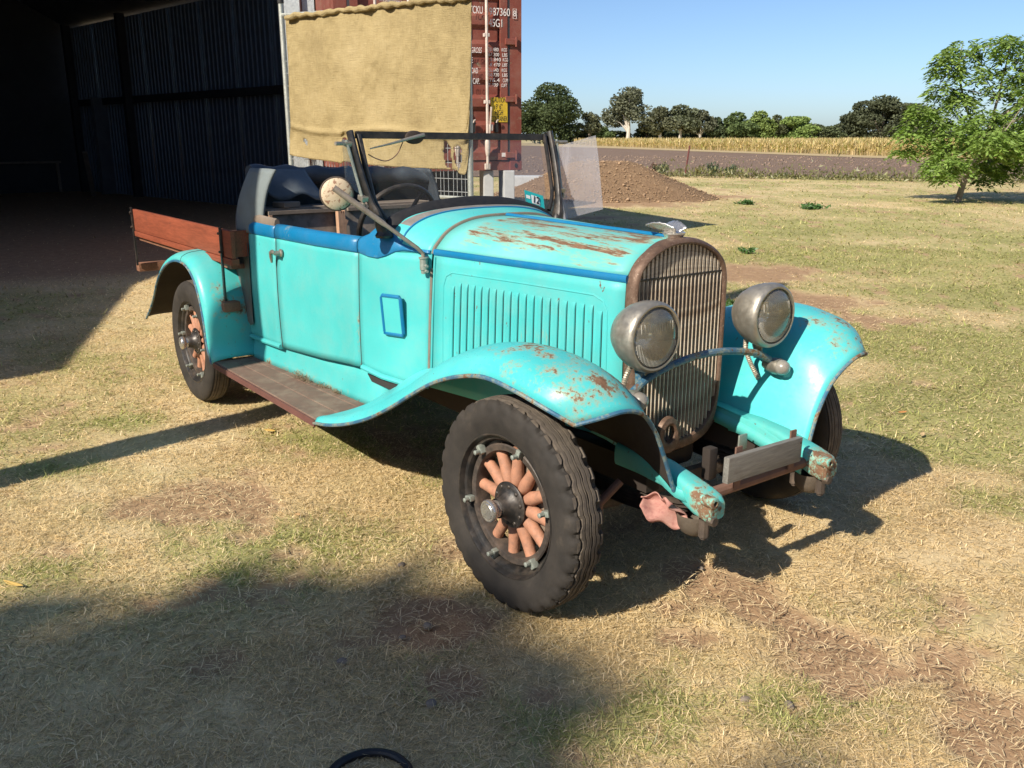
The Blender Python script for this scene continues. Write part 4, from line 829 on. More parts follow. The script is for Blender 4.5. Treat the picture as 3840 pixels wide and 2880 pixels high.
def wood(t, c, sc=3, along='X', dark=.5):
    st = {'X': (.35, 4, 4), 'Y': (4, .35, 4), 'Z': (4, 4, .35)}[along]; g = t.mix(.5, t.noise(sc * 2, 6, .65, t.mapped(st)), t.noise(sc * 11, 4, .6, t.mapped(st)))
    col = t.ramp(g, [(.28, tuple(x * dark for x in c)), (.55, c), (.78, tuple(min(1, x * 1.45) for x in c))]); col = t.mix(t.ramp(t.noise(7, 6, .7), [(.6, 0), (.78, .5)]), col, (.07, .04, .03))
    t.set(col, .62, 0, .35); t.bump(g, .35, .004); return t.m
M_WOODR = wood(M_WOODR, (.25, .065, .032)); M_WOODB = wood(NT('brown_bearer_timber'), (.24, .12, .075)); M_WOODRAW = wood(NT('raw_broken_timber'), (.50, .31, .20), 4, 'Z', .7)
M_WOODG = wood(NT('grey_plate_board'), (.20, .19, .17), 4, 'Y'); M_BOARDP = plain('grimy_seat_board', (.30, .25, .205), .85, sc=6, dirt=(.03, .026, .022), damt=.8)
M_RBOARD = plain('worn_running_board', (.155, .095, .07), .75, sc=6, dirt=(.30, .23, .17), damt=.6)
M_TYRE = NT('dusty_tyre_rubber')
def _ty(t):
    n = t.noise(9, 6, .65); c = t.ramp(n, [(.3, (.020, .018, .016)), (.6, (.038, .033, .028)), (.8, (.08, .065, .05))]); t.set(c, .78, 0, .35); t.bump(t.noise(160, 3, .6), .25, .002); return t.m
M_TYRE = _ty(M_TYRE); M_TREAD = plain('dusty_tread_rubber', (.085, .070, .056), .9, sc=14, var=.35, dirt=(.19, .155, .115), damt=.7)
M_SPOKE = plain('salmon_spoke_paint', (.42, .20, .12), .72, var=.2, sc=14, dirt=(.14, .095, .07), damt=.75, bump=.3, bsc=40)
M_VINYL = plain('dark_hood_vinyl', (.040, .052, .068), .55, sc=4, var=.3, dirt=(.10, .11, .12), damt=.5, bump=.3, bsc=14)
M_VINYLG = plain('grey_hood_canvas', (.15, .18, .185), .8, sc=5, var=.18, dirt=(.12, .12, .10), damt=.5)
M_GLASS = glassmat('windscreen_glass', (.90, .91, .90), .055, (.55, .53, .50), .008)
M_GLASSD = glassmat('scratched_wind_deflector', (.9, .9, .92), .24, (.78, .76, .80), .03, (0, .35, 0), .3)
M_LENS = glassmat('lamp_lens_glass', (.92, .91, .84), .26, (.70, .67, .58), .10, rough=.15)
M_LAMPG = glassmat('side_lamp_glass', (.8, .78, .72), .55, (.62, .57, .50), .1, rough=.3)
M_FLUTE = glassmat('lens_flutes', (.9, .9, .84), .60, (.85, .82, .72), .1, rough=.2)
M_REFL = plain('tarnished_reflector', (.85, .82, .73), .16, .95, var=.15, sc=10)
M_TAN = NT('rust_speckled_cream_mirror_back')
def _tan(t):
    c = t.ramp(t.noise(8, 5), [(.3, (.50, .38, .25)), (.7, (.64, .52, .37))]); c = t.mix(t.ramp(t.noise(75, 3, .55), [(.56, 0), (.62, .85)]), c, (.24, .11, .06)); t.set(c, .6); return t.m
M_TAN = _tan(M_TAN); M_GREYW = plain('grey_welt_lacing', (.17, .15, .12), .8, sc=12)
M_GALVG = plain('grey_green_bracket', (.30, .33, .29), .5, .4, sc=14); M_CONDUIT = plain('cream_conduit', (.40, .35, .28), .5, .4, sc=20)
M_TEAL = plain('teal_label', (.02, .40, .42), .5, var=.1); M_LABELW = plain('white_label', (.72, .75, .75), .5, var=.05)
M_DARKIN = plain('dark_interior', (.03, .026, .023), .9)

def P(name, vf, mt, smooth=True, sharp=35, parent=None): return obj(name, vf, mt, parent or car, smooth, sharp)
def lerp(a, b, t): return a + (b - a) * t
def itp(T, x):
    T = sorted(T); xs = [a for a, _ in T]; return float(np.interp(x, xs, [b for _, b in T]))
HF = [(0, 1.190), (.060, 1.186), (.105, 1.176), (.150, 1.158), (.190, 1.134), (.215, 1.106), (.230, 1.082), (.236, 1.062), (.240, .973), (.241, .864), (.242, .741), (.242, .591), (.242, .50)]
HR = [(0, 1.204), (.107, 1.202), (.189, 1.192), (.255, 1.172), (.306, 1.145), (.342, 1.111), (.364, 1.086), (.372, 1.063), (.382, .973), (.389, .864), (.396, .741), (.404, .591), (.41, .50)]
CR_ = [(0, 1.240), (.14, 1.236), (.27, 1.224), (.35, 1.208), (.41, 1.185), (.45, 1.155), (.472, 1.11), (.478, 1.06), (.480, .97), (.483, .86), (.486, .74), (.488, .6), (.49, .5)]
XW, XF = -1.024, -.014
BASE = [(-1.28, .478), (-1.43, .505), (-1.8, .545), (-2.235, .560), (-2.6, .556), (-2.75, .545), (-3.2, .545)]
def bodyY(X, z):
    if X > -1.28:
        a, b, t = (HR, CR_, (X - XW) / (-1.28 - XW)) if X < XW else (HF, HR, (X - XF) / (XW - XF))
        pts = [(lerp(p[1], q[1], t), lerp(p[0], q[0], t)) for p, q in zip(a, b)]; return itp(pts, z)
    return itp(BASE, X) + .012 * (1.06 - z) / .56 * (1 if X > -1.5 else .5) - max(0, z - 1.09) * .35
def hsec(X, i0, i1, n, s):
    a, b, t = (HF, HR, (X - XF) / (XW - XF)) if X >= XW else (HR, CR_, (X - XW) / (-1.28 - XW))
    q = cr([(lerp(p[0], r[0], t), lerp(p[1], r[1], t)) for p, r in zip(a[i0:i1], b[i0:i1])], n); return [(X, s * y, z) for y, z in q]
for s in (-1, 1):
    top = P('bonnet_top', loft([hsec(X, 0, 7, 18, s) for X in np.linspace(XF, XW + .006, 14)]), M_HOODT); solid(top, .004, 0)
    sd = P('bonnet_side', loft([hsec(X, 7, 13, 16, s) for X in np.linspace(XF, XW + .006, 14)]), [M_HOODS, M_UNDER]); solid(sd, .004, 0)
    P('belt_moulding', tube([(X, s * (lerp(.2335, .3690, (X - XF) / (XW - XF)) + .003), lerp(1.071, 1.0735, (X - XF) / (XW - XF))) for X in np.linspace(XF + .004, XW + .008, 10)], .0135, 10, sq=(1, .62)), M_BLUE)
    sl_ = (.404 - .242) / (XW - XF)
    for i in range(20):
        X0 = -.905 + i * .0405; zt = .966 - (.016 if i in (0, 19) else 0); zb = .60; S = []
        for z in [zb, zb + .006, zb + .02] + list(np.linspace(zb + .04, zt - .03, 5)) + [zt - .015, zt - .005, zt]:
            k = min(1, max(0.02, ((zt - z) / .022))) ** .5 * min(1, max(.02, (z - zb) / .02)) ** .5
            S.append([(X0 + dx, s * (bodyY(X0 + dx, z) + .0025 + h * k), z) for dx, h in ((0, 0), (.010, .0026), (.020, .0058), (.0265, .0078), (.0288, .0080), (.0296, .0036), (.0300, -.001))])
        lo_ = P('louvre', loft(S), [M_HOODS, M_DARKIN], sharp=50, parent=sd)
        for p_ in lo_.data.polygons:
            if min(lo_.data.vertices[v_].co.x for v_ in p_.vertices) > X0 + .0292: p_.material_index = 1
    e = [(-.94, .62), (-.945, .80), (-.945, .945), (-.93, .985), (-.895, 1.002), (-.5, 1.004), (-.15, 1.002), (-.105, .985), (-.088, .95), (-.085, .80), (-.085, .62)]
    ee = []
    for (xa, za), (xb, zb_) in zip(e[:-1], e[1:]): ee += [(lerp(xa, xb, q_), lerp(za, zb_, q_)) for q_ in np.linspace(0, 1, 8, endpoint=False)]
    P('pressed_border', tube([(x, s * (bodyY(x, z) + .001), z) for x, z in ee], .0045, 6), M_HOODS, parent=sd)
P('bonnet_hinge', tube([(X, 0, lerp(1.1945, 1.208, (X - XF) / (XW - XF))) for X in (-.06, -.5, -1.015)], .0085, 8), M_BLUE)
# cowl
cowl = P('cowl', loft([hsec(X, 0, 8, 30, -1)[::-1] + hsec(X, 0, 8, 30, 1)[1:] for X in np.linspace(XW - .004, -1.28, 10)]), [M_BODY, M_UNDER]); solid(cowl, .004, 0)
P('scuttle_strip', loft([[(x_ + .0, y_, z_ + .003) for x_, y_, z_ in (hsec(X, 0, 6, 30, -1)[::-1] + hsec(X, 0, 6, 30, 1)[1:])] for X in (-1.186, -1.21, -1.238)]), plain('dull_grey_scuttle', (.20, .19, .175), .6, sc=8))
P('scuttle_bead', tube([(x_, y_, z_ + .002) for x_, y_, z_ in (hsec(-1.182, 0, 7, 30, -1)[::-1] + hsec(-1.182, 0, 7, 30, 1)[1:])], .0055, 8), M_BLUE)
P('bonnet_lacing', tube([(XW, -y, z) for y, z in cr([(p[0], p[1] + .003) for p in HR[:8]], 30)][::-1] + [(XW, y, z) for y, z in cr([(p[0], p[1] + .003) for p in HR[:8]], 30)][1:], .0095, 8), M_GREYW)
for s in (-1, 1):
    P('welt_strip', tube([(XW, s * (bodyY(XW, z) + .004), z) for z in (1.005, .8, .58)], .0085, 8, sq=(1, .5)), M_GREYW)
    P('welt_bead', tube([(XW + .018, s * (bodyY(XW, z) + .003), z) for z in (1.055, .8, .58)], .005, 8), M_BODY)
# side panels: forequarter, door, rear quarter
def side(X0, X1, zb, zt, s, nx=14, nz=16, rear=None):
    S = []
    for i in range(nx + 1):
        col = []
        for j in range(nz + 1):
            v = j / nz; u = i / nx; z = lerp(itp(zb, lerp(X0, X1, u)), itp(zt, lerp(X0, X1, u)), v)
            xe = X1 if rear is None else itp(rear, z); X = lerp(X0, xe, u)
            bulge = .010 * math.sin(math.pi * min(1, max(0, (z - .45) / .65))); col.append((X, s * (bodyY(X, z) + bulge * float(sstep(-1.2, -1.6, X))), z))
        S.append(col)
    return S
ZB = [(-1.20, .49), (-1.43, .522), (-1.44, .520), (-2.235, .470), (-2.6, .452), (-3.1, .43)]; ZT = [(-1.2, 1.05), (-3.2, 1.05)]
REAR = [(.40, -2.99), (.45, -3.05), (.52, -3.12), (.6, -3.06), (.75, -2.92), (.9, -2.80), (1.05, -2.70)]
def belt(xs, zb, zt, s, name, parent=None):
    S = []
    for X in xs:
        b, t = itp(zb, X), itp(zt, X); m = []
        for z, o in ((b, .001), (b + .006, .006), (lerp(b, t, .35), .009), (lerp(b, t, .7), .008), (t - .008, .004), (t, -.006), (t + .001, -.022), (t - .006, -.034)):
            m.append((X, s * (bodyY(X, min(z, t - .004)) + .010 * math.sin(math.pi * min(1, max(0, (z - .45) / .65))) * float(sstep(-1.2, -1.6, X)) + o), z))
        S.append(m)
    o = P(name, loft(S), M_BLUE, parent=parent); solid(o, .003, 0); return o
for s in (-1, 1):
    fq = P('forequarter_panel', loft(side(XW - .005, -1.427, ZB, [(-1.02, 1.064), (-1.28, 1.062), (-1.427, 1.05)], s, 14)), M_BODY); solid(fq, .004, 0)
    dr = P('door', loft(side(-1.434, -2.229, ZB, ZT, s)), [M_DOORP, M_DARKIN]); solid(dr, .03, -1, 1, 1)  # door edges coloured dark so the gap reads as shaded
    for X_ in (-1.4305, -2.2325): P('gap_shade_line', tube([(X_, s * (bodyY(X_, z) - .001 + .010 * math.sin(math.pi * min(1, max(0, (z - .45) / .65))) * float(sstep(-1.2, -1.6, X_))), z) for z in np.linspace(itp(ZB, X_) + .004, 1.10, 14)], .0034, 6), M_DARKIN)  # dark tube laid along the door gap in place of its shade
    belt(np.linspace(-1.434, -2.229, 12), [(-3, 1.039), (-1, 1.041)], [(-3, 1.107), (-1, 1.107)], s, 'door_belt', dr)
    rq = P('rear_quarter_panel', loft(side(-2.236, -2.7, ZB, ZT, s, 12, 18, REAR)), [M_BODY, M_UNDER]); solid(rq, .004, 0)
    belt(np.linspace(-2.236, -2.66, 8), [(-3, 1.030), (-2.2, 1.038)], [(-3, 1.100), (-2.2, 1.107)], s, 'quarter_belt')
    belt(np.linspace(-1.427, -1.035, 26), [(-1.43, 1.041), (-1.36, 1.028), (-1.30, 1.026), (-1.25, 1.040), (-1.21, 1.060), (-1.17, 1.068), (-1.035, 1.062)], [(-1.43, 1.107), (-1.38, 1.125), (-1.34, 1.158), (-1.30, 1.178), (-1.26, 1.176), (-1.22, 1.140), (-1.18, 1.104), (-1.12, 1.088), (-1.035, 1.084)], s, 'cowl_belt')
    P('bottom_lip', tube([(X, s * (bodyY(X, .46) + .004), itp(ZB, X) + .004) for X in (-2.245, -2.5, -2.8, -3.03)], .014, 8), M_BODY)
    P('bottom_lip', tube([(X, s * (bodyY(X, .5) + .003), itp(ZB, X) + .002) for X in (-1.15, -1.28, -1.425)], .013, 8), M_BODY)
    # sill apron
    S = []
    for X in np.linspace(-1.27, -2.74, 16):
        yi = itp([(-1.0, .43), (-1.37, .500), (-2.6, .570), (-2.75, .565)], X); S.append([(X, s * (bodyY(X, .5) - .035), itp(ZB, X) + .03), (X, s * (lerp(bodyY(X, .5) - .03, yi, .4)), .45), (X, s * yi, .37), (X, s * (yi + .004), .339)])
    ap = P('sill_apron', loft(S), M_BODY); solid(ap, .004, 0)
# cab back panel
S = []
for z in (.44, .7, .9, 1.04):
    xr = {.44: -3.0, .7: -2.93, .9: -2.79, 1.04: -2.70}[z]; S.append([(x, y, z) for x, y in cr([(xr + .02, -.545), (xr - .05, -.53), (xr - .10, -.46), (xr - .115, -.3), (xr - .12, 0), (xr - .115, .3), (xr - .10, .46), (xr - .05, .53), (xr + .02, .545)], 34)])
P('cab_back', loft(S), M_BODY)
# dull bare patch torn out of the paint behind the door
rgd = [(-2.60, .985), (-2.70, .97), (-2.735, .985), (-2.76, .93), (-2.80, .945), (-2.79, .88), (-2.835, .85), (-2.82, .79), (-2.86, .75), (-2.845, .68), (-2.90, .64), (-2.88, .58), (-2.80, .53), (-2.72, .545), (-2.66, .52), (-2.60, .54)]
P('bare_metal_patch', ([(x, -(bodyY(x, z) + .014 + .010 * math.sin(math.pi * min(1, (z - .45) / .65))), z) for x, z in rgd], [tuple(range(len(rgd)))]), plain('bare_grey_metal', (.13, .125, .115), .7, .3, sc=10, dirt=(.05, .2, .2), damt=.5), smooth=False)
for s in (-1, 1):
    rim_ = [(-2.24, .548, 1.108), (-2.45, .545, 1.112), (-2.60, .535, 1.115), (-2.68, .505, 1.118), (-2.735, .44, 1.12), (-2.75, .30, 1.12), (-2.75, 0, 1.12)]
    P('cockpit_rim', tube([(x, s * y, z) for x, y, z in cr(rim_, 24)], .022, 8, sq=(1.3, .7)), M_OLDWOOD)
# door handle and scuttle vent
for s in (-1, 1):
    hy = s * (bodyY(-2.16, .97) + .012); d0 = P('door_handle', lathe([(0, 0), (0, .021), (.006, .020), (.010, .013), (.034, .011), (.04, .008), (.041, 0)], 'Y', 16), M_NICK); 
    for v in d0.data.vertices: v.co = (v.co.x - 2.158, hy + s * v.co.y, v.co.z + .973)
    hb = hy + s * .036; P('lever', tube([(-2.150, hb, .975), (-2.185, hb, .980), (-2.210, hb - s * .002, .972), (-2.222, hb - s * .006, .950), (-2.226, hb - s * .010, .920)], [.009, .0105, .0105, .009, .006], 10), M_NICK, parent=d0)
s = -1; vy = lambda x: -(bodyY(x, .8) + .016); x0, x1, z0, z1 = -1.250, -1.150, .708, .876
vf = [(x0, vy(x0), z0), (x1, vy(x1), z0), (x1, vy(x1) - .012, z1), (x0, vy(x0) - .012, z1)]
vent = P('scuttle_vent', tube([vf[0]] + [tuple(lerp(vf[a][k], vf[b][k], t) for k in range(3)) for a, b, t in ((0, 1, .06), (0, 1, .94), (1, 2, .06), (1, 2, .94), (2, 3, .06), (2, 3, .94), (3, 0, .06), (3, 0, .94))], .0085, 8, closed=True), M_BLUE)
ins = [tuple(lerp(vf[i][k], sum(v[k] for v in vf) / 4, .07) for k in range(3)) for i in range(4)]; q = P('vent_plate', (ins, [(0, 1, 2, 3)]), M_DOORP, False, parent=vent); solid(q, .008, 0)

# ------------------------------------------------------------------ guards
FS = [  # stations: outer bead -> over the crown -> inner foot
    [(.290, .715, .728), (.342, .66, .752), (.368, .59, .766), (.368, .53, .750), (.352, .46, .690), (.342, .39, .570), (.345, .345, .452)],
    [(.225, .760, .765), (.262, .71, .815), (.282, .63, .842), (.282, .55, .828), (.268, .46, .760), (.255, .385, .625), (.255, .325, .475)],
    [(.100, .788, .800), (.110, .755, .850), (.115, .67, .882), (.115, .56, .876), (.112, .46, .806), (.108, .375, .66), (.10, .305, .500)],
    [(-.05, .797, .812), (-.05, .765, .860), (-.05, .68, .890), (-.05, .57, .884), (-.05, .46, .810), (-.05, .37, .67), (-.05, .295, .515)],
    [(-.20, .80, .782), (-.20, .77, .832), (-.20, .68, .866), (-.20, .57, .862), (-.20, .46, .800), (-.20, .375, .69), (-.20, .30, .54)],
    [(-.35, .80, .728), (-.35, .775, .775), (-.35, .69, .812), (-.35, .58, .815), (-.35, .47, .775), (-.35, .39, .70), (-.35, .32, .58)],
    [(-.50, .80, .652), (-.50, .775, .695), (-.50, .69, .735), (-.50, .58, .750), (-.50, .48, .735), (-.50, .41, .70), (-.50, .345, .62)],
    [(-.65, .80, .570), (-.65, .778, .608), (-.65, .69, .648), (-.65, .58, .672), (-.65, .49, .680), (-.65, .42, .67), (-.65, .365, .62)],
    [(-.85, .80, .474), (-.85, .780, .505), (-.85, .69, .545), (-.85, .58, .580), (-.85, .50, .605), (-.85, .44, .615), (-.85, .385, .605)],
    [(-1.05, .80, .400), (-1.05, .782, .424), (-1.05, .70, .452), (-1.05, .59, .490), (-1.05, .51, .525), (-1.05, .45, .555), (-1.05, .405, .575)],
    [(-1.22, .798, .352), (-1.22, .785, .370), (-1.22, .71, .385), (-1.22, .62, .405), (-1.22, .54, .430), (-1.22, .49, .455), (-1.22, .452, .475)],
    [(-1.37, .795, .322), (-1.37, .785, .338), (-1.37, .72, .344), (-1.37, .64, .348), (-1.37, .58, .352), (-1.37, .53, .358), (-1.37, .500, .365)]]
rows = [cr(st, 26) for st in FS]; grid = list(zip(*[cr([r[j] for r in rows], 64) for j in range(26)]))
RB = [(-2.690, .323), (-2.735, .386), (-2.768, .564), (-2.811, .688), (-2.883, .782), (-2.989, .835), (-3.091, .847), (-3.202, .842), (-3.349, .809), (-3.487, .751), (-3.617, .664), (-3.718, .563), (-3.851, .454), (-3.959, .383)]
rb = cr(RB, 54); rs = []
for i, p in enumerate(rb):
    t = rb[min(i + 1, 53)] - rb[max(i - 1, 0)]; t /= np.linalg.norm(t); nrm = np.array((t[1], -t[0])); nrm = nrm if np.dot(nrm, p - np.array((-3.25, .35))) > 0 else -nrm
    w = 1 - .55 * sstep(.86, 1, i / 53) ; rs.append(cr([(p[0] + nrm[0] * o * w, y, p[1] + nrm[1] * o * w) for o, y in ((0, .80), (.024, .795), (.044, .765), (.056, .70), (.058, .62), (.054, .545))], 18))
for s in (-1, 1):
    def flip(vf): return vf if s < 0 else (vf[0], [tuple(reversed(f)) for f in vf[1]])
    V, F = loft([[(x, s * y, z) for x, y, z in r] for r in grid]); me = mesh('front_guard', *flip((V, F)), [M_FENDF if s < 0 else M_FENDL, M_UNDER], fix=False); fg = link('front_guard', me, car); solid(fg, .005, 0, 1)
    if me.polygons[20].normal.z < 0: me.flip_normals()
    P('bead', tube([(r[0][0], s * r[0][1], r[0][2]) for r in grid], .0075, 8), M_BLUEB, parent=fg); P('front_bead', tube([(x, s * y, z) for x, y, z in grid[0]], .007, 8), M_BLUEB, parent=fg)
    V, F = loft([[(x, s * y, z) for x, y, z in r] for r in rs]); me = mesh('rear_guard', *flip((V, F)), [M_FENDR, M_UNDER], fix=False); rg = link('rear_guard', me, car)
    if me.polygons[17 * 26 + 8].normal.z < 0: me.flip_normals()
    solid(rg, .005, -1, 1); P('bead', tube([(r[0][0], s * r[0][1], r[0][2]) for r in rs], .007, 8), M_BLUEB, parent=rg)
    seam = rs[22]; P('seam', tube([(x, s * y, z + .001) for x, y, z in seam], .0018, 5), M_UNDER, parent=rg)
    # running board of three planks
    rbx = empty('running_board', (0, 0, 0), 0, car)
    for a, b in ((.0, .18), (.19, .58), (.59, 1.0)):
        S = []
        for X in np.linspace(-1.362, -2.672, 6):
            yi = itp([(-1.3, .500), (-2.7, .566)], X); y0, y1 = lerp(yi, .79, a), lerp(yi, .79, b); S.append([(X, s * y0, .316), (X, s * y0, .340), (X, s * (y0 + .002), .342), (X, s * (y1 - .002), .342), (X, s * y1, .340), (X, s * y1, .316)])
        P('plank', loft(S, cv=True, cap=True), M_RBOARD, sharp=30, parent=rbx)
    P('edge_strip', box((-2.017, s * .7955, .322), (1.31, .009, .03)), plain('dark_red_board_edge' + str(s), (.12, .05, .04), .8), False, parent=rbx)
# ------------------------------------------------------------------ radiator shell and grille
RO = [(0, 1.197), (.05, 1.194), (.095, 1.184), (.150, 1.161), (.192, 1.133), (.218, 1.103), (.232, 1.065), (.238, .99), (.238, .85), (.236, .72), (.230, .6), (.214, .52), (.175, .458), (.105, .427), (0, .416)]
ro = cr(RO, 60); full = [(-y, z) for y, z in ro[::-1]][:-1] + [(y, z) for y, z in ro][:-1]; nf = len(full); S = []
for i in range(nf):
    a, b = np.array(full[i - 1]), np.array(full[(i + 1) % nf]); t = (b - a) / np.linalg.norm(b - a); nr = np.array((t[1], -t[0])); c = np.array(full[i]); nr = nr if np.dot(nr, c - np.array((0, .8))) > 0 else -nr
    wd_ = 1 + .9 * sstep(.60, .44, full[i][1])
    S.append([(x, c[0] + nr[0] * o, c[1] + nr[1] * o) for x, o in ((-.030, -.003), (-.012, 0), (.004, 0), (.017, -.003), (.026, -.009), (.029, -.015), (.026, -.021 * wd_), (.016, -.024 * wd_), (-.014, -.025 * wd_))])
shell = P('radiator_shell', loft(S, cu=True), M_RUST)
def halfw(z): return itp([(p[1], p[0]) for p in RO[1:14]] , z)
P('radiator_core', prism([(y * .93, .8 + (z - .8) * .93) for y, z in full], -.035, -.03, 'X'), M_DARKIN, False)
M_SLAT = NT('tarnished_grille_slats')
def _sl(t):
    c = t.ramp(t.noise(14, 6, .65, t.mapped((1, 3, .6))), [(.3, (.22, .15, .10)), (.5, (.52, .44, .34)), (.7, (.68, .62, .53))]); t.set(c, .5, .15, .4); t.bump(t.noise(90, 3), .2, .002); return t.m
M_SLAT = _sl(M_SLAT); M_SLATD = plain('dark_slat_side', (.10, .095, .09), .6, .4)
grl = empty('grille', (0, 0, 0), 0, car); zbar = 1.066
su = mesh('slat', *box((0, 0, .5), (.024, .0036, 1), None, 0), M_SLAT, smooth=False)
for i in range(22):
    y = -.205 + i * .01952; zt = zbar - .004
    zb = itp([(p[0], p[1]) for p in RO[8:]], abs(y)) + .042
    o = bpy.data.objects.new('slat', su); COL.objects.link(o); o.parent = grl; o.location = (.006, y, zb); o.scale = (1, 1, zt - zb); o.rotation_euler.z = .16
    zu = itp([(p[0], p[1]) for p in RO[:7]], abs(y)) - .024
    if zu > zbar + .012:
        o = bpy.data.objects.new('upper_slat', su); COL.objects.link(o); o.parent = grl; o.location = (.004, y + .003, zbar + .002); o.scale = (1, 2.9, zu - zbar); o.rotation_euler.z = .05
P('cross_bar', box((.012, 0, zbar), (.012, .45, .006)), M_BLACK, False, parent=grl)
# starting-handle bracket
hb = []
for k in range(28):
    a = 2 * math.pi * k / 28; hb.append([(x, -.055 + r * math.cos(a) * (1.0 if math.sin(a) > 0 else 1.15), .505 + r * math.sin(a) * (1.15 if math.sin(a) > 0 else 1.5)) for x, r in ((.030, .024), (.046, .026), (.050, .034), (.046, .050), (.030, .054))])
P('crank_hole_bracket', loft(hb, cu=True), M_RUST)
P('radiator_pan', loft([[(x, y, z) for y, z in cr([(-.21, .50), (-.16, .455), (-.08, .43), (0, .42), (.08, .43), (.16, .455), (.21, .50)], 20)] for x, z_ in ((.025, 0), (-.05, 0))]), M_RUST)
# winged cap
orn = P('winged_radiator_cap', lathe([(1.190, 0), (1.190, .030), (1.200, .034), (1.207, .040), (1.212, .040), (1.217, .022), (1.220, 0)], 'Z', 24, (-.03, 0, 0)), M_CHROME)
for s in (-1, 1):
    S = []
    for i in range(12):
        u = i / 11; w = .028 * math.sin(math.pi * (.12 + .86 * u)) ** .7
        S.append([(-.005 - .115 * u + .01 * v, s * (.018 + .030 * u + .012 * math.sin(v * 1.2)), 1.214 + .016 * u ** 1.4 + w * (v + .8) * .52 + .0016 * math.sin(u * 40 + v * 5)) for v in (-1, -.6, -.2, .2, .6, 1)])
    w_ = P('wing', loft(S), M_CHROME, parent=orn); solid(w_, .004, 0)
# ------------------------------------------------------------------ lamps
for s in (-1, 1):
    c = (.199, s * .298, .914)
    hl = P('headlight', lathe([(-.040, .1120), (-.065, .1125), (-.100, .100), (-.132, .080), (-.158, .052), (-.172, .024), (-.175, 0)], 'X', 44, c), M_NICK)
    P('lamp_rim', lathe([(-.044, .110), (-.042, .1165), (-.030, .1175), (-.014, .1165), (-.004, .1120), (.000, .1060), (-.001, .1005), (-.008, .0990)], 'X', 44, c), M_NICK, parent=hl)
    P('reflector', lathe([(-.012, .099), (-.035, .092), (-.07, .075), (-.095, .052), (-.11, .025), (-.113, 0)], 'X', 32, c), M_REFL, parent=hl)
    P('bulb', lathe([(-.113, .010), (-.085, .011), (-.07, .017), (-.058, .014), (-.054, 0)], 'X', 12, c), M_LAMPG, parent=hl)
    lv, lf = lathe([(-.009, .0995), (-.003, .090), (.004, .068), (.008, .040), (.010, .015), (.0103, .0008)], 'X', 64, c); P('lens', (lv, lf), M_LENS, parent=hl)
    for k in range(30):
        y = -.088 + k * .006; zz = math.sqrt(max(0, .093 ** 2 - y * y)); P('lens_flute', tube([(c[0] + .006 - .9 * (y * y + z * z), c[1] + y, c[2] + z) for z in np.linspace(-zz, -.012 if abs(y) < .085 else -zz * .5, 5)], .0017, 4), M_FLUTE, parent=hl)
    for k in range(12):
        y = -.07 + k * .0125; P('lens_flute', tube([(c[0] + .006 - .9 * (y * y + z * z), c[1] + y, c[2] + z) for z in (.022, .035, .05)], .0024, 4), M_FLUTE, parent=hl)
    P('lamp_stem', tube([(.135, s * .300, .752), (.130, s * .300, .78), (.128, s * .299, .815)], [.019, .016, .024], 10), M_BLUEB, parent=hl)
    sc_ = (.188, s * .362, .716)
    sl2 = P('side_lamp', lathe([(-.075, 0), (-.073, .016), (-.055, .024), (-.03, .030), (-.008, .031), (0, .030)], 'X', 20, sc_), M_NICK); P('lamp_glass', lathe([(-.002, .0285), (.012, .028), (.026, .023), (.034, .014), (.036, 0)], 'X', 20, sc_), M_LAMPG, parent=sl2)
    P('lamp_bracket', tube([(.150, s * .362, .722), (.150, s * .335, .745)], .010, 8), M_BLUEB, parent=sl2)
    cp = cr([(.085, s * .285, .815), (.075, s * .300, .77), (.085, s * .325, .71), (.10, s * .352, .655)] if s > 0 else [(.085, s * .285, .815), (.070, s * .300, .77), (.062, s * .315, .71), (.06, s * .335, .64)], 70)
    P('conduit', tube(cp, [.0085 + .0016 * math.sin(i * 2.2) for i in range(70)], 8), M_CONDUIT)
P('lamp_bar', tube(cr([(.115, -.47, .66), (.145, -.40, .700), (.152, -.345, .738), (.150, -.29, .765), (.146, -.15, .798), (.145, 0, .810), (.146, .15, .798), (.150, .29, .765), (.152, .345, .738), (.145, .40, .700), (.115, .47, .66)], 50), .0130, 10), M_BLUEB)
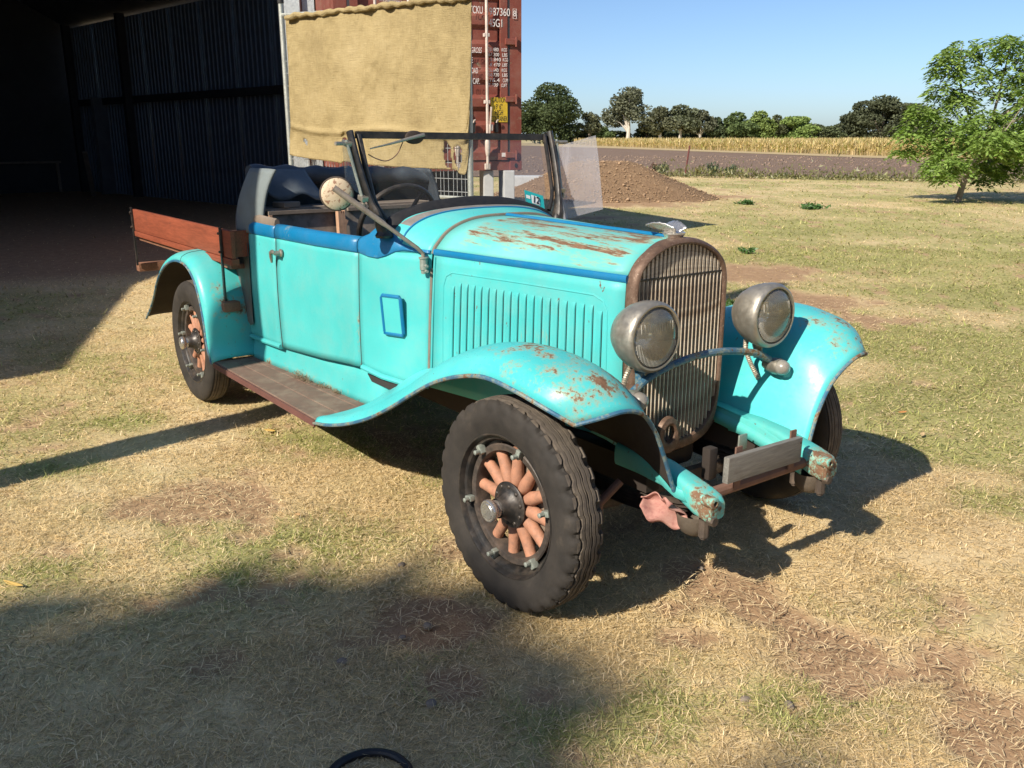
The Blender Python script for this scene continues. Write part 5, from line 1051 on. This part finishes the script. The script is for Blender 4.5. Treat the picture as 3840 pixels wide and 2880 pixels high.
# ------------------------------------------------------------------ chassis
for s in (-1, 1):
    P('frame_rail', beam((.20, s * .29, .44), (-3.95, s * .29, .44), .06, .10), M_UNDER, False)
    S = []
    for x, zc, h, w in ((.05, .485, .085, .070), (.16, .485, .085, .072), (.27, .475, .080, .074), (.35, .455, .082, .080), (.42, .432, .092, .090), (.465, .420, .085, .086), (.482, .418, .060, .066)):
        S.append([(x, s * .292 + w / 2 * math.copysign(abs(math.cos(t)) ** .55, math.cos(t)), zc + h / 2 * math.copysign(abs(math.sin(t)) ** .55, math.sin(t))) for t in np.linspace(0, 2 * math.pi, 24, endpoint=False)])
    hn = P('frame_horn', loft(S, cv=True, cap=True), M_HORN, sharp=50)
    P('shackle_eye', lathe([(-.02, .012), (-.02, .019), (.022, .019), (.024, .016), (.024, .009), (.018, .008)], 'X', 14, (.474, s * .292 - .03, .452)), M_HORN, parent=hn)
    P('shackle_plate', box((.486, s * .292 - .028, .42), (.012, .03, .055), None, .003), M_HORN, parent=hn)
    P('shackle_nut', lathe([(-.01, 0), (-.01, .015), (.014, .015), (.014, 0)], 'X', 6, (.486, s * .292 - .03, .392)), M_IRON, parent=hn)
    sa = P('shock_absorber', lathe([(.312, 0), (.314, .028), (.325, .042), (.345, .052), (.375, .056), (.385, .056)], 'Z', 18, (.395, s * .30, 0)), M_GREASE)
    for dx, dy in ((-.055, -.01), (.055, -.015), (0, .05)): P('bolt', lathe([(.318, 0), (.318, .011), (.324, .011), (.326, .017), (.385, .017)], 'Z', 8, (.395 + dx, s * .30 + dy, 0)), M_IRON, parent=sa)
    # splash valance between guard and horn
    S = []
    for X in np.linspace(-.10, .40, 12):
        z = itp([(-.1, .548), (0, .545), (.15, .522), (.27, .492), (.34, .468), (.40, .452)], X); yo = itp([(-.1, .30), (.10, .315), (.25, .335), (.345, .352), (.40, .33)], X)
        S.append([(X, s * y, zz) for y, zz in ((yo, z - .03), (yo - .01, z - .004), (yo - .06, z), (.262, z), (.254, z - .006), (.250, z - .022), (.243, z - .028), (.238, z - .036), (.236, z - .062))])
    va = P('splash_valance', loft(S), [M_HORN, M_UNDER]); solid(va, .004, 0)
    # leaf spring
    for k in range(5):
        L = .50 - k * .07; P('spring_leaf', tube([(X, s * .292, .36 - k * .012 + .34 * X * X) for X in np.linspace(-L, min(L, .46), 9)], .026, 8, sq=(.22, 1)), M_IRON)
    for k in range(4):
        L = .55 - k * .1; P('spring_leaf', tube([(-3.133 + X, s * .40, .33 - k * .012 + .2 * X * X) for X in np.linspace(-L, L, 9)], .026, 8, sq=(.22, 1)), M_IRON)
P('front_axle', tube(cr([(0, -.66, .37), (0, -.5, .34), (0, -.3, .30), (0, 0, .295), (0, .3, .30), (0, .5, .34), (0, .66, .37)], 24), .030, 8, sq=(1.2, .8)), M_IRON)
P('tie_rod', tube([(-.14, -.6, .34), (-.14, .6, .34)], .013, 8), M_IRON); P('rear_axle', tube([(-3.133, -.66, .382), (-3.133, -.12, .382), (-3.133, -.06, .385), (-3.133, 0, .39), (-3.133, .06, .385), (-3.133, .12, .382), (-3.133, .66, .382)], [.04, .045, .11, .14, .11, .045, .04], 14), M_IRON)
P('cross_tube', tube([(.395, -.265, .430), (.395, .265, .430)], .019, 10), M_BROWNI)
P('engine_sump', box((-.55, 0, .46), (1.0, .40, .30), None, .04), M_UNDER); P('gearbox', tube([(-1.0, 0, .46), (-1.6, 0, .45), (-3.0, 0, .40)], [.14, .09, .05], 12), M_UNDER)
nb = P('number_board', box((.432, -.018, .512), (.022, .390, .086), Matrix.Rotation(-.03, 3, 'X') @ Matrix.Rotation(.03, 3, 'Z'), .003), M_WOODG, sharp=30)
for y in (-.13, .15): P('board_strap', box((.417, y, .505), (.006, .03, .14)), M_BROWNI, False, parent=nb)
for y, z in ((-.19, .49), (-.19, .53), (.16, .535), (.165, .48)): P('nail', lathe([(0, .0), (.001, .004), (-.002, .004)], 'X', 8, (.4445, y, z)), M_BLACK, parent=nb)
P('spring_buffer', box((.30, -.13, .485), (.035, .04, .11), None, .006), M_UNDER); P('steering_arm', tube(cr([(.18, -.42, .45), (.16, -.50, .38), (.14, -.53, .34), (.10, -.56, .33)], 12), [.014] * 6 + [.03] * 4 + [.02] * 2, 10), M_BROWNI)
P('plate_lug', box((.20, .16, .47), (.008, .045, .06), None, .004), M_GALVG)

# ------------------------------------------------------------------ wheels (axis Y, outside towards -Y)
def tyre_mesh(blocks):
    N = 192; S = []
    for k in range(N):
        th = 2 * math.pi * k / N; ph = k % 6; zig = .0045 * (1 if (k // 3) % 2 else -1)
        bl = 1.0 if ph < 4 else 0.0
        if blocks:
            half = [(.052, .246), (.060, .252), (.074, .268), (.082, .292), (.0845, .312), (.0835, .330), (.0815, .338), (.0790 + .003 * bl, .344), (.0755 + .004 * bl, .356), (.0700 + .003 * bl, .360 + .009 * bl), (.062, .364 + .0135 * bl), (.052 + zig, .3665 + .0125 * bl), (.0475 + zig, .3745), (.0455 + zig, .3705), (.0415 + zig, .3705), (.0395 + zig, .3805), (.027 + zig * .6, .3815), (.0260 + zig * .6, .3735), (.0225 + zig * .6, .3735), (.0215 + zig * .6, .3820), (.008 + zig * .4, .3825), (.0072 + zig * .4, .3750), (.0036 + zig * .4, .3750), (.0028 + zig * .4, .3828)]
            neg = [(-a + 2 * (zig if .003 < a < .056 else 0) * (1 if a > .03 else .5), r) for a, r in reversed(half)]
        else:
            half = [(.052, .246), (.060, .252), (.074, .268), (.082, .292), (.0845, .312), (.0835, .330), (.0790, .346), (.0740, .358), (.066, .3685), (.058, .374), (.0535, .3755), (.0525, .3695), (.0495, .3695), (.0485, .378), (.036, .380), (.0352, .3735), (.0318, .3735), (.031, .381), (.018, .382), (.0172, .3755), (.0138, .3755), (.013, .3825), (.002, .3828)]
            neg = [(-a, r) for a, r in reversed(half)]
        S.append([((.246 + (r - .246) * .91) * math.sin(th), -a * (.88 if r > .26 else 1), (.246 + (r - .246) * .91) * math.cos(th)) for a, r in half + neg])
    me = mesh('tyre', *loft(S, cu=True), [M_TYRE, M_TREAD], sharp=32, fix=True)
    for p in me.polygons:
        c = p.center; r = math.hypot(c.x, c.z)
        if r > .3635 and abs(c.y) < .0640: p.material_index = 1
    return me
TY = {True: tyre_mesh(True), False: tyre_mesh(False)}
RIM = mesh('wheel', *lathe([(-.046, .2475), (-.057, .2530), (-.062, .2520), (-.062, .2470), (-.056, .2440), (-.044, .2400), (-.040, .2300), (-.030, .2240), (-.018, .2210), (-.016, .2130), (.030, .2130), (.032, .232), (.046, .240), (.060, .2470), (.060, .2525), (.054, .2530), (.044, .2470)], 'Y', 64), M_BLACK)
FEL = mesh('felloe', *lathe([(-.030, .2125), (-.034, .2080), (-.032, .1890), (-.024, .1850), (.024, .1850), (.030, .1900), (.030, .2125)], 'Y', 64), plain('dark_brown_felloe', (.045, .036, .03), .6, sc=12, dirt=(.2, .14, .1)))
def spoke():
    S = []
    for r, w, d in ((.045, .0125, .022), (.075, .0198, .024), (.094, .0248, .024), (.108, .0236, .0225), (.13, .0212, .0205), (.17, .0200, .0195), (.200, .0208, .020)):
        S.append([(w * math.cos(t), d * math.sin(t), r) for t in np.linspace(0, 2 * math.pi, 14, endpoint=False)])
    return mesh('spoke', *loft(S, cv=True, cap=True), M_SPOKE)
SPK = spoke()
FLG = mesh('hub_flange', *lathe([(-.024, .046), (-.026, .0800), (-.030, .0805), (-.033, .0770), (-.035, .066), (-.037, .060), (-.044, .052), (-.056, .042), (-.066, .036), (-.082, .0345), (-.084, .033)], 'Y', 40), M_BLACK)
BOLT = mesh('hub_bolt', *lathe([(-.030, .0072), (-.037, .0070), (-.0395, .005), (-.0400, 0)], 'Y', 10), M_BLACK)
CAP = mesh('hub_cap', *lathe([(-.080, .0290), (-.088, .0300), (-.094, .0275), (-.098, .0275), (-.102, .0330), (-.106, .0375), (-.112, .0390), (-.120, .0385), (-.1245, .0355), (-.1255, .0310), (-.1245, .0285), (-.1265, .0265), (-.1275, 0)], 'Y', 36), M_CHROME)
LUG = mesh('rim_lug', *join(box((0, -.040, .214), (.020, .026, .034), None, .004), lathe([(-.052, .0), (-.052, .0085), (-.072, .0085), (-.073, .007), (-.074, 0)], 'Y', 8, (0, 0, .208))), M_GALVG)
DRM = mesh('brake_drum', *lathe([(.020, .045), (.024, .150), (.030, .158), (.070, .160), (.074, .150), (.078, .05)], 'Y', 40), plain('dusty_drum', (.20, .155, .115), .9, sc=10))
def wheel(x, s, steer, blk, a0):
    w = bpy.data.objects.new('wheel', RIM); COL.objects.link(w); w.parent = car; w.location = (x, s * (.7095 if s < 0 or x < -1 else .685), .388 if x > -1 else .368); w.scale = (.955,) * 3 if x > -1 else (.975,) * 3; w.rotation_euler = (0, 0, steer + (0 if s < 0 else math.pi))
    def sub(nm, me, ry=0):
        o = bpy.data.objects.new(nm, me); COL.objects.link(o); o.parent = w; o.rotation_euler = (0, ry, 0); return o
    sub('tyre', TY[blk]); sub('felloe', FEL); sub('hub_flange', FLG); sub('hub_cap', CAP); sub('brake_drum', DRM)
    for k in range(12): sub('spoke', SPK, a0 + k * math.pi / 6)
    for k in range(6): sub('rim_lug', LUG, a0 + .26 + k * math.pi / 3)
    for k in range(10):
        o = sub('hub_bolt', BOLT); t = a0 + k * math.pi / 5; o.location = (.066 * math.sin(t), 0, .066 * math.cos(t))
wheel(0, -1, R(2), True, .07); wheel(-.12, 1, R(1), False, .2); wheel(-3.133, -1, 0, False, .33); wheel(-3.133, 1, 0, False, .1)

# ------------------------------------------------------------------ windscreen
def onplane(px, py, pt, nr):
    d = ray(px, py); return CAM_POS + d * ((Vector(pt) - CAM_POS).dot(nr) / d.dot(nr))
ws = empty('windscreen', (0, 0, 0), 0, car)
AR = [(-.470, 1.165), (-.445, 1.190), (-.413, 1.209), (-.351, 1.231), (-.272, 1.252), (-.15, 1.268), (0, 1.274), (.15, 1.266), (.272, 1.246), (.351, 1.224), (.413, 1.203), (.445, 1.186), (.470, 1.162)]
ar = cr(AR, 50)
P('lower_seal', loft([[(-1.300, y, z - .002), (-1.286, y, z), (-1.278, y, z - .003), (-1.240, y * .995, z - .036), (-1.236, y * .995, z - .050)] for y, z in ar]), plain('black_rubber_seal', (.014, .014, .015), .6), parent=ws)
for s in (-1, 1):
    P('frame_side', tube(cr([(-1.282, s * .448, 1.190), (-1.300, s * .480, 1.250), (-1.335, s * .494, 1.36), (-1.392, s * .503, 1.545)], 20), .0125, 8, sq=(1, .8)), M_BLACK, parent=ws)
    P('stanchion', tube(cr([(-1.255, s * .478, 1.145), (-1.262, s * .490, 1.19), (-1.292, s * .512, 1.27), (-1.345, s * .532, 1.41), (-1.400, s * .540, 1.556)], 24), [.030] * 3 + [.024] * 3 + [.0185] * 18, 10, sq=(1.1, .8)), M_BLACK, parent=ws)
    P('stanchion_foot', lathe([(1.118, 0), (1.120, .036), (1.130, .040), (1.145, .030), (1.165, .024), (1.19, 0)], 'Z', 16, (-1.252, s * .474, 0)), M_BLACK, parent=ws)
    P('hinge_rod', tube([(-1.378, s * .568, 1.520), (-1.300, s * .540, 1.265)], .0075, 8), M_GALVG, parent=ws)
    for a, b in (((-1.388, s * .552, 1.508), .020), ((-1.306, s * .530, 1.285), .022)): k = P('clamp', box(a, (.045, .05, .022), Matrix.Rotation(.25, 3, 'Y'), .005), M_NICK, parent=ws)
    P('clamp_screw', tube([(-1.375, s * .575, 1.508), (-1.365, s * .625, 1.508)], .008, 8), M_NICK, parent=ws); P('clamp_screw', lathe([(1.245, 0), (1.245, .011), (1.262, .011), (1.264, .006), (1.285, .006)], 'Z', 8, (-1.295, s * .545, 0)), M_NICK, parent=ws)
P('top_bar', loft([[(-1.403, y, z - .002), (-1.403, y, z + .026), (-1.388, y, z + .028), (-1.386, y, z)] for y, z in [(y_, 1.524 - .012 * y_) for y_ in np.linspace(-.515, .515, 9)]], cv=True, cap=True), M_BLACK, sharp=30, parent=ws)
gl = P('glass', loft([[(lerp(-1.291, -1.394, v), y * lerp(1, 1.045, v), lerp(z, 1.530 - .012 * y, v)) for v in np.linspace(0, 1, 6)] for y, z in ar[1:-1]]), M_GLASS, parent=ws)
wp = P('wiper_motor', lathe([(-1.376, 0), (-1.376, .040), (-1.380, .046), (-1.392, .047)], 'X', 24, (0, -.235, 1.532)), plain('brown_motor_case', (.055, .040, .032), .6, .2), parent=ws)
for v in wp.data.vertices: v.co.z = 1.532 + (v.co.z - 1.532) * .62
P('wiper_arm', tube([(-1.366, -.195, 1.543), (-1.368, -.28, 1.525), (-1.372, -.36, 1.506), (-1.374, -.461, 1.486)], [.0085, .007, .005, .0028], 8), M_NICK, parent=ws)
P('wiper_cord', tube(cr([(-1.376, -.298, 1.512), (-1.372, -.335, 1.458), (-1.372, -.385, 1.434), (-1.372, -.435, 1.445), (-1.374, -.470, 1.462)], 20), .0025, 6), M_BROWNI, parent=ws)
# wind deflectors: far one seen flat, near one almost edge on
az = R(42); pf0 = Vector((-1.36, .565, 0)); nf0 = Vector((-math.sin(az), math.cos(az), 0))
cg = lambda x, y: (2000 + x * .24111, 470 + y * .24111)
Q = [onplane(*cg(*p), pf0, nf0) for p in ((300, 345), (970, 155), (1020, 560), (1085, 1305), (490, 1460), (415, 1440), (385, 820), (385, 560), (400, 520), (360, 480), (350, 400))]
dfl = P('wind_deflector', ([tuple(p) for p in Q], [tuple(range(len(Q)))]), M_GLASSD, False, parent=ws); solid(dfl, .005, 0)
azn = R(-31); dv = Vector((math.cos(azn), math.sin(azn), 0)); A_, B_ = Vector((-1.378, -.568, 1.515)), Vector((-1.310, -.545, 1.300))
dn = P('wind_deflector', ([tuple(A_), tuple(A_ + dv * .20 + Vector((0, 0, .01))), tuple(A_ + dv * .12 + Vector((0, 0, -.16))), tuple(B_ + dv * .03)], [(0, 1, 2, 3)]), M_GLASS, False, parent=ws); solid(dn, .005, 0)
# registration label
gx = lambda z: lerp(-1.291, -1.394, (z - 1.22) / .31) + .004
def lab(pts, mt, off, nm='registration_label', par=None): return P(nm, ([(gx(z) + off, y, z) for y, z in pts], [tuple(range(len(pts)))]), mt, False, parent=par or ws)
lb = lab([(.318, 1.290), (.425, 1.258), (.420, 1.198), (.313, 1.232)], M_TEAL, 0); lab([(.352, 1.266), (.398, 1.252), (.395, 1.214), (.349, 1.228)], M_LABELW, .002, 'label_field', lb); lab([(.322, 1.268), (.345, 1.261), (.343, 1.246), (.320, 1.253)], M_LABELW, .002, 'label_field', lb)
t12 = text('12', 0, 0, .034, M_BLACKP, lb, sx=.9); t12.matrix_local = Matrix.Translation((gx(1.24) + .0045, .374, 1.240)) @ Matrix.Rotation(R(90), 4, 'Z') @ Matrix.Rotation(R(90 - 18), 4, 'X') @ Matrix.Rotation(R(-16), 4, 'Z') @ Matrix.Diagonal((.9, 1, 1, 1))
# mirror on its long arm
mc = Vector((-1.190, -.715, 1.315)); mn = (CAM_POS - mc).normalized(); mn = (mn + Vector((.05, .10, -.05))).normalized()
def orient(vf, c, nrm): 
    q = Vector((0, 0, 1)).rotation_difference(nrm).to_matrix().to_4x4(); return xf(vf, Matrix.Translation(c) @ q)
mr = P('mirror', orient(lathe([(-.012, 0), (-.012, .064), (-.008, .068), (0, .0685), (.004, .066), (.005, .062)], 'Z', 36), mc, mn), M_IRON)
P('mirror_back', orient(lathe([(.003, .0645), (.007, .060), (.013, .045), (.017, .025), (.018, 0)], 'Z', 36), mc, mn), M_TAN, parent=mr); P('mirror_glass', orient(lathe([(-.0125, 0), (-.0125, .06)], 'Z', 30), mc, mn), M_CHROME, parent=mr)
ae = mc + mn * .022 + Rt * -.004 + Vector((0, 0, .018)); el = Vector((-1.042, -.430, 1.088))
P('mirror_arm', tube([ae - (el - ae).normalized() * .012, lerp(ae, el, .1), lerp(ae, el, .55), lerp(ae, el, .6), lerp(ae, el, .98), el + Vector((0, .006, -.008)), Vector((-1.040, -.412, 1.068)), Vector((-1.040, -.410, 1.03))], [.0125, .0125, .0115, .0085, .008, .008, .008, .009], 10), plain('worn_grey_arm', (.30, .25, .205), .6, .3, sc=20, dirt=(.12, .07, .05)), parent=mr)
P('mirror_bracket', lathe([(.985, 0), (.985, .011), (.992, .013), (1.000, .013), (1.002, .0175), (1.046, .0175), (1.048, .021), (1.054, .021), (1.056, 0)], 'Z', 14, (-1.040, -.410, 0)), M_GALVG, parent=mr)
for z in (.998, 1.020): P('clamp_screw', tube([(-1.03, -.41, z), (-1.005, -.415, z)], .006, 8), M_GALVG, parent=mr)
# ------------------------------------------------------------------ cockpit
P('cockpit_floor', box((-1.95, 0, .47), (1.6, .98, .03)), M_DARKIN, False); P('firewall', box((-1.12, 0, .80), (.02, .74, .62)), M_DARKIN, False)
P('dashboard', loft([[(-1.33, y, z - .03), (-1.37, y, z - .10), (-1.40, y, z - .20)] for y, z in ar]), M_DARKIN)
P('seat_cushion', box((-2.15, 0, .68), (.55, .98, .22), None, .05), M_VINYL)
sb_ = P('seat_back_board', box((-2.47, .0, .93), (.025, 1.02, .46)), M_BOARDP, False)
for y0, y1 in ((-.51, -.115), (-.05, .50)):
    P('board_frame', box((-2.452, (y0 + y1) / 2, 1.148), (.03, y1 - y0, .018)), M_OLDWOOD, False, parent=sb_)
P('board_frame', box((-2.452, -.50, 1.05), (.03, .016, .18)), M_WOODRAW, False, parent=sb_)
P('shelf_board', box((-2.57, 0, 1.160), (.20, 1.03, .016)), M_OLDWOOD, False, parent=sb_)
pk = prism([(-.122, 1.00), (-.078, 1.00), (-.082, 1.06), (-.068, 1.09), (-.086, 1.10), (-.088, 1.145), (-.094, 1.118), (-.100, 1.150), (-.106, 1.120), (-.114, 1.152), (-.128, 1.148)], -2.440, -2.405, 'X'); P('splintered_batten', ([(x, y, z if z > 1.01 else .80) for x, y, z in pk[0]], pk[1]), M_WOODRAW, False)
thing1('timber_offcut', box((-2.52, -.375, 1.184), (.10, .11, .030), Matrix.Rotation(.3, 3, 'Z'), .005), M_OLDWOOD, 'small timber offcut lying on the shelf behind the seat', 'timber')
swc = Vector((-1.72, -.145, 1.125)); swn = Vector((-.90, 0, .44)).normalized(); q = Vector((0, 0, 1)).rotation_difference(swn).to_matrix().to_4x4(); SM = Matrix.Translation(swc) @ q
sw = P('steering_wheel', xf(tube([(.205 * math.cos(t), .205 * math.sin(t), 0) for t in np.linspace(0, 2 * math.pi, 48, endpoint=False)], .0135, 10, closed=True), SM), M_BLACK)
for k in range(4): t = k * math.pi / 2 + .5; P('wheel_spoke', xf(tube([(0, 0, -.03), (.10 * math.cos(t), .10 * math.sin(t), -.02), (.2 * math.cos(t), .2 * math.sin(t), 0)], .010, 8), SM), M_BLACK, parent=sw)
P('steering_column', tube([swc - swn * -.02, swc - swn * .55], .020, 10), M_BLACK, parent=sw)
# folded hood: cheeks and back wrapped round the rear of the cockpit
plan = cr([(-2.46, -.545), (-2.56, -.560), (-2.68, -.575), (-2.80, -.545), (-2.87, -.44), (-2.90, -.25), (-2.90, 0.1), (-2.89, .35), (-2.86, .50), (-2.78, .60), (-2.66, .645), (-2.56, .64)], 60); S = []
for i, (x, y) in enumerate(plan):
    u = i / 59; zt = 1.372 - .03 * u; col = []
    for v in np.linspace(0, 1, 14):
        k = v ** 2.2; cx_, cy_ = -2.55, 0; xx = x + (cx_ - x) * .30 * k + (.10 * k if u < .12 else 0); yy = y * (1 - .13 * k); w = .010 * math.sin(u * 22 + v * 4) * (1 - v); col.append((xx + w, yy + w * .6, lerp(1.03, zt, v) + .006 * math.sin(u * 15)))
    S.append(col)
hd = P('folded_hood', loft(S), [M_VINYLG, M_VINYL]); solid(hd, .012, 0)
me = hd.data
for p in me.polygons:
    c = p.center
    if c.x < -2.74 or c.y > -.30: p.material_index = 1  # back and far side darker than the near cheek
S = []
for i in range(16):
    u = i / 15; y = lerp(-.50, -.20, u); S.append([(-2.66 + .05 * math.sin(u * 3) - .0 * v + .10 * v * (1 - .3 * u), y + .03 * v * u + .05 * v * v, lerp(1.372 - .01 * u, 1.215 - .02 * math.sin(u * 9) + .05 * max(0, .35 - u), v) + .012 * math.sin(v * 3.1)) for v in np.linspace(0, 1, 9)])
fl = P('hood_flap', loft(S), plain('slate_hood_flap', (.085, .105, .125), .6, sc=6, dirt=(.16, .18, .18), damt=.4)); solid(fl, .004, 0)
P('hood_roll', tube(cr([(-2.70, -.50, 1.345), (-2.74, -.25, 1.335), (-2.74, .1, 1.320), (-2.72, .4, 1.315), (-2.66, .60, 1.300)], 30), [.045 + .008 * math.sin(i * 1.3) for i in range(30)], 12), M_VINYL)
# ------------------------------------------------------------------ timber tray
for s in (-1, 1):
    tb_ = P('tray_side', box((-3.57, s * .657, .978), (1.94, .024, .148), None, .003), M_WOODR, sharp=30)
    P('side_rail', box((-3.57, s * .652, .884), (1.94, .045, .034), None, .003), M_WOODR, sharp=30, parent=tb_)
    for X, zb in ((-2.735, .655), (-4.535, .66)):
        st = P('stake_iron', box((X, s * .677, (1.065 + zb) / 2), (.022, .010, 1.065 - zb), Matrix.Rotation(R(1.5) * (1 if X > -3 else -1), 3, 'Y')), M_BLACK, False, parent=tb_)
        for z in (1.03, .93): P('bolt', lathe([(-.012, 0), (-.012, .007), (0, .007)], 'Y', 8, (X, s * .680, z)), M_IRON, parent=tb_)
    P('outrigger_block', box((-2.735, s * .655, .628), (.085, .10, .060), None, .018), M_WOODB, sharp=40)
for k in range(9): P('tray_plank', box((-3.62, -.576 + k * .144, .848), (1.86, .138, .024)), M_WOODB, False)
P('rear_bearer', box((-4.585, 0, .640), (.075, 1.33, .060), None, .006), M_WOODB, sharp=30); P('front_bearer', box((-2.90, 0, .80), (.08, 1.2, .07)), M_WOODB, False)
for y in (-.36, .36): P('tray_runner', box((-3.7, y, .79), (1.75, .07, .09)), M_WOODB, False)
P('tray_headboard', box((-2.63, 0, .98), (.024, 1.28, .14)), M_WOODR, False)
# debris on the running board
V, F = [], []
cpos = [(-2.02, -.552, .352, .022, 240), (-1.83, -.535, .350, .012, 90), (-1.68, -.528, .350, .010, 70)]
VV = []
for x, y, z, r, n in cpos:
    for i in range(n):
        p = np.array((x + random.gauss(0, r * 2.2), y - abs(random.gauss(0, r * .8)), .343 + abs(random.gauss(0, r * .7)))); th = random.uniform(0, 6.28); d_ = np.array((math.cos(th), math.sin(th), random.gauss(0, .4))) * random.uniform(.006, .02); w = np.cross(d_, (0, 0, 1)); w = w / np.linalg.norm(w) * .0014
        VV += [p - d_ + w, p - d_ - w, p + d_]
V = np.array(VV); tag(npmesh('dry_debris', V, np.arange(len(V)).reshape(-1, 3), leafmat('debris', .1), None, np.tile((.26, .19, .12), (len(V), 1))), 'small heap of dry chaff on the running board', 'debris', kind='stuff')
# pink rag tucked behind the near frame horn
S = []
for i in range(22):
    u = i / 21; row = []
    for j in range(14):
        v = j / 13; x = lerp(.27, .375, u); y = -.345 - .022 * math.sin(u * 5 + v * 3) - .02 * math.sin(v * 7 + u * 2) - .05 * (1 - u); w = lerp(.045, .105, u ** .7); zc = lerp(.405, .392, u) - .012 * u
        row.append((x + .012 * math.sin(v * 6), y, zc + w * (v - .5) + .008 * math.sin(u * 13 + v * 4)))
    S.append(row)
t = NT('pink_rag_cloth'); t.set(t.ramp(t.mix(.5, t.noise(18, 6, .65), t.noise(60, 4)), [(.3, (.27, .11, .105)), (.5, (.43, .225, .19)), (.72, (.50, .30, .25))]), .9, 0, .1); t.bump(t.noise(200, 3), .3, .002)
rag = obj('cloth_rag', loft(S), t.m); solid(rag, .003, 0); tag(rag, 'crumpled pink rag wrapped behind the near front frame horn', 'rag')
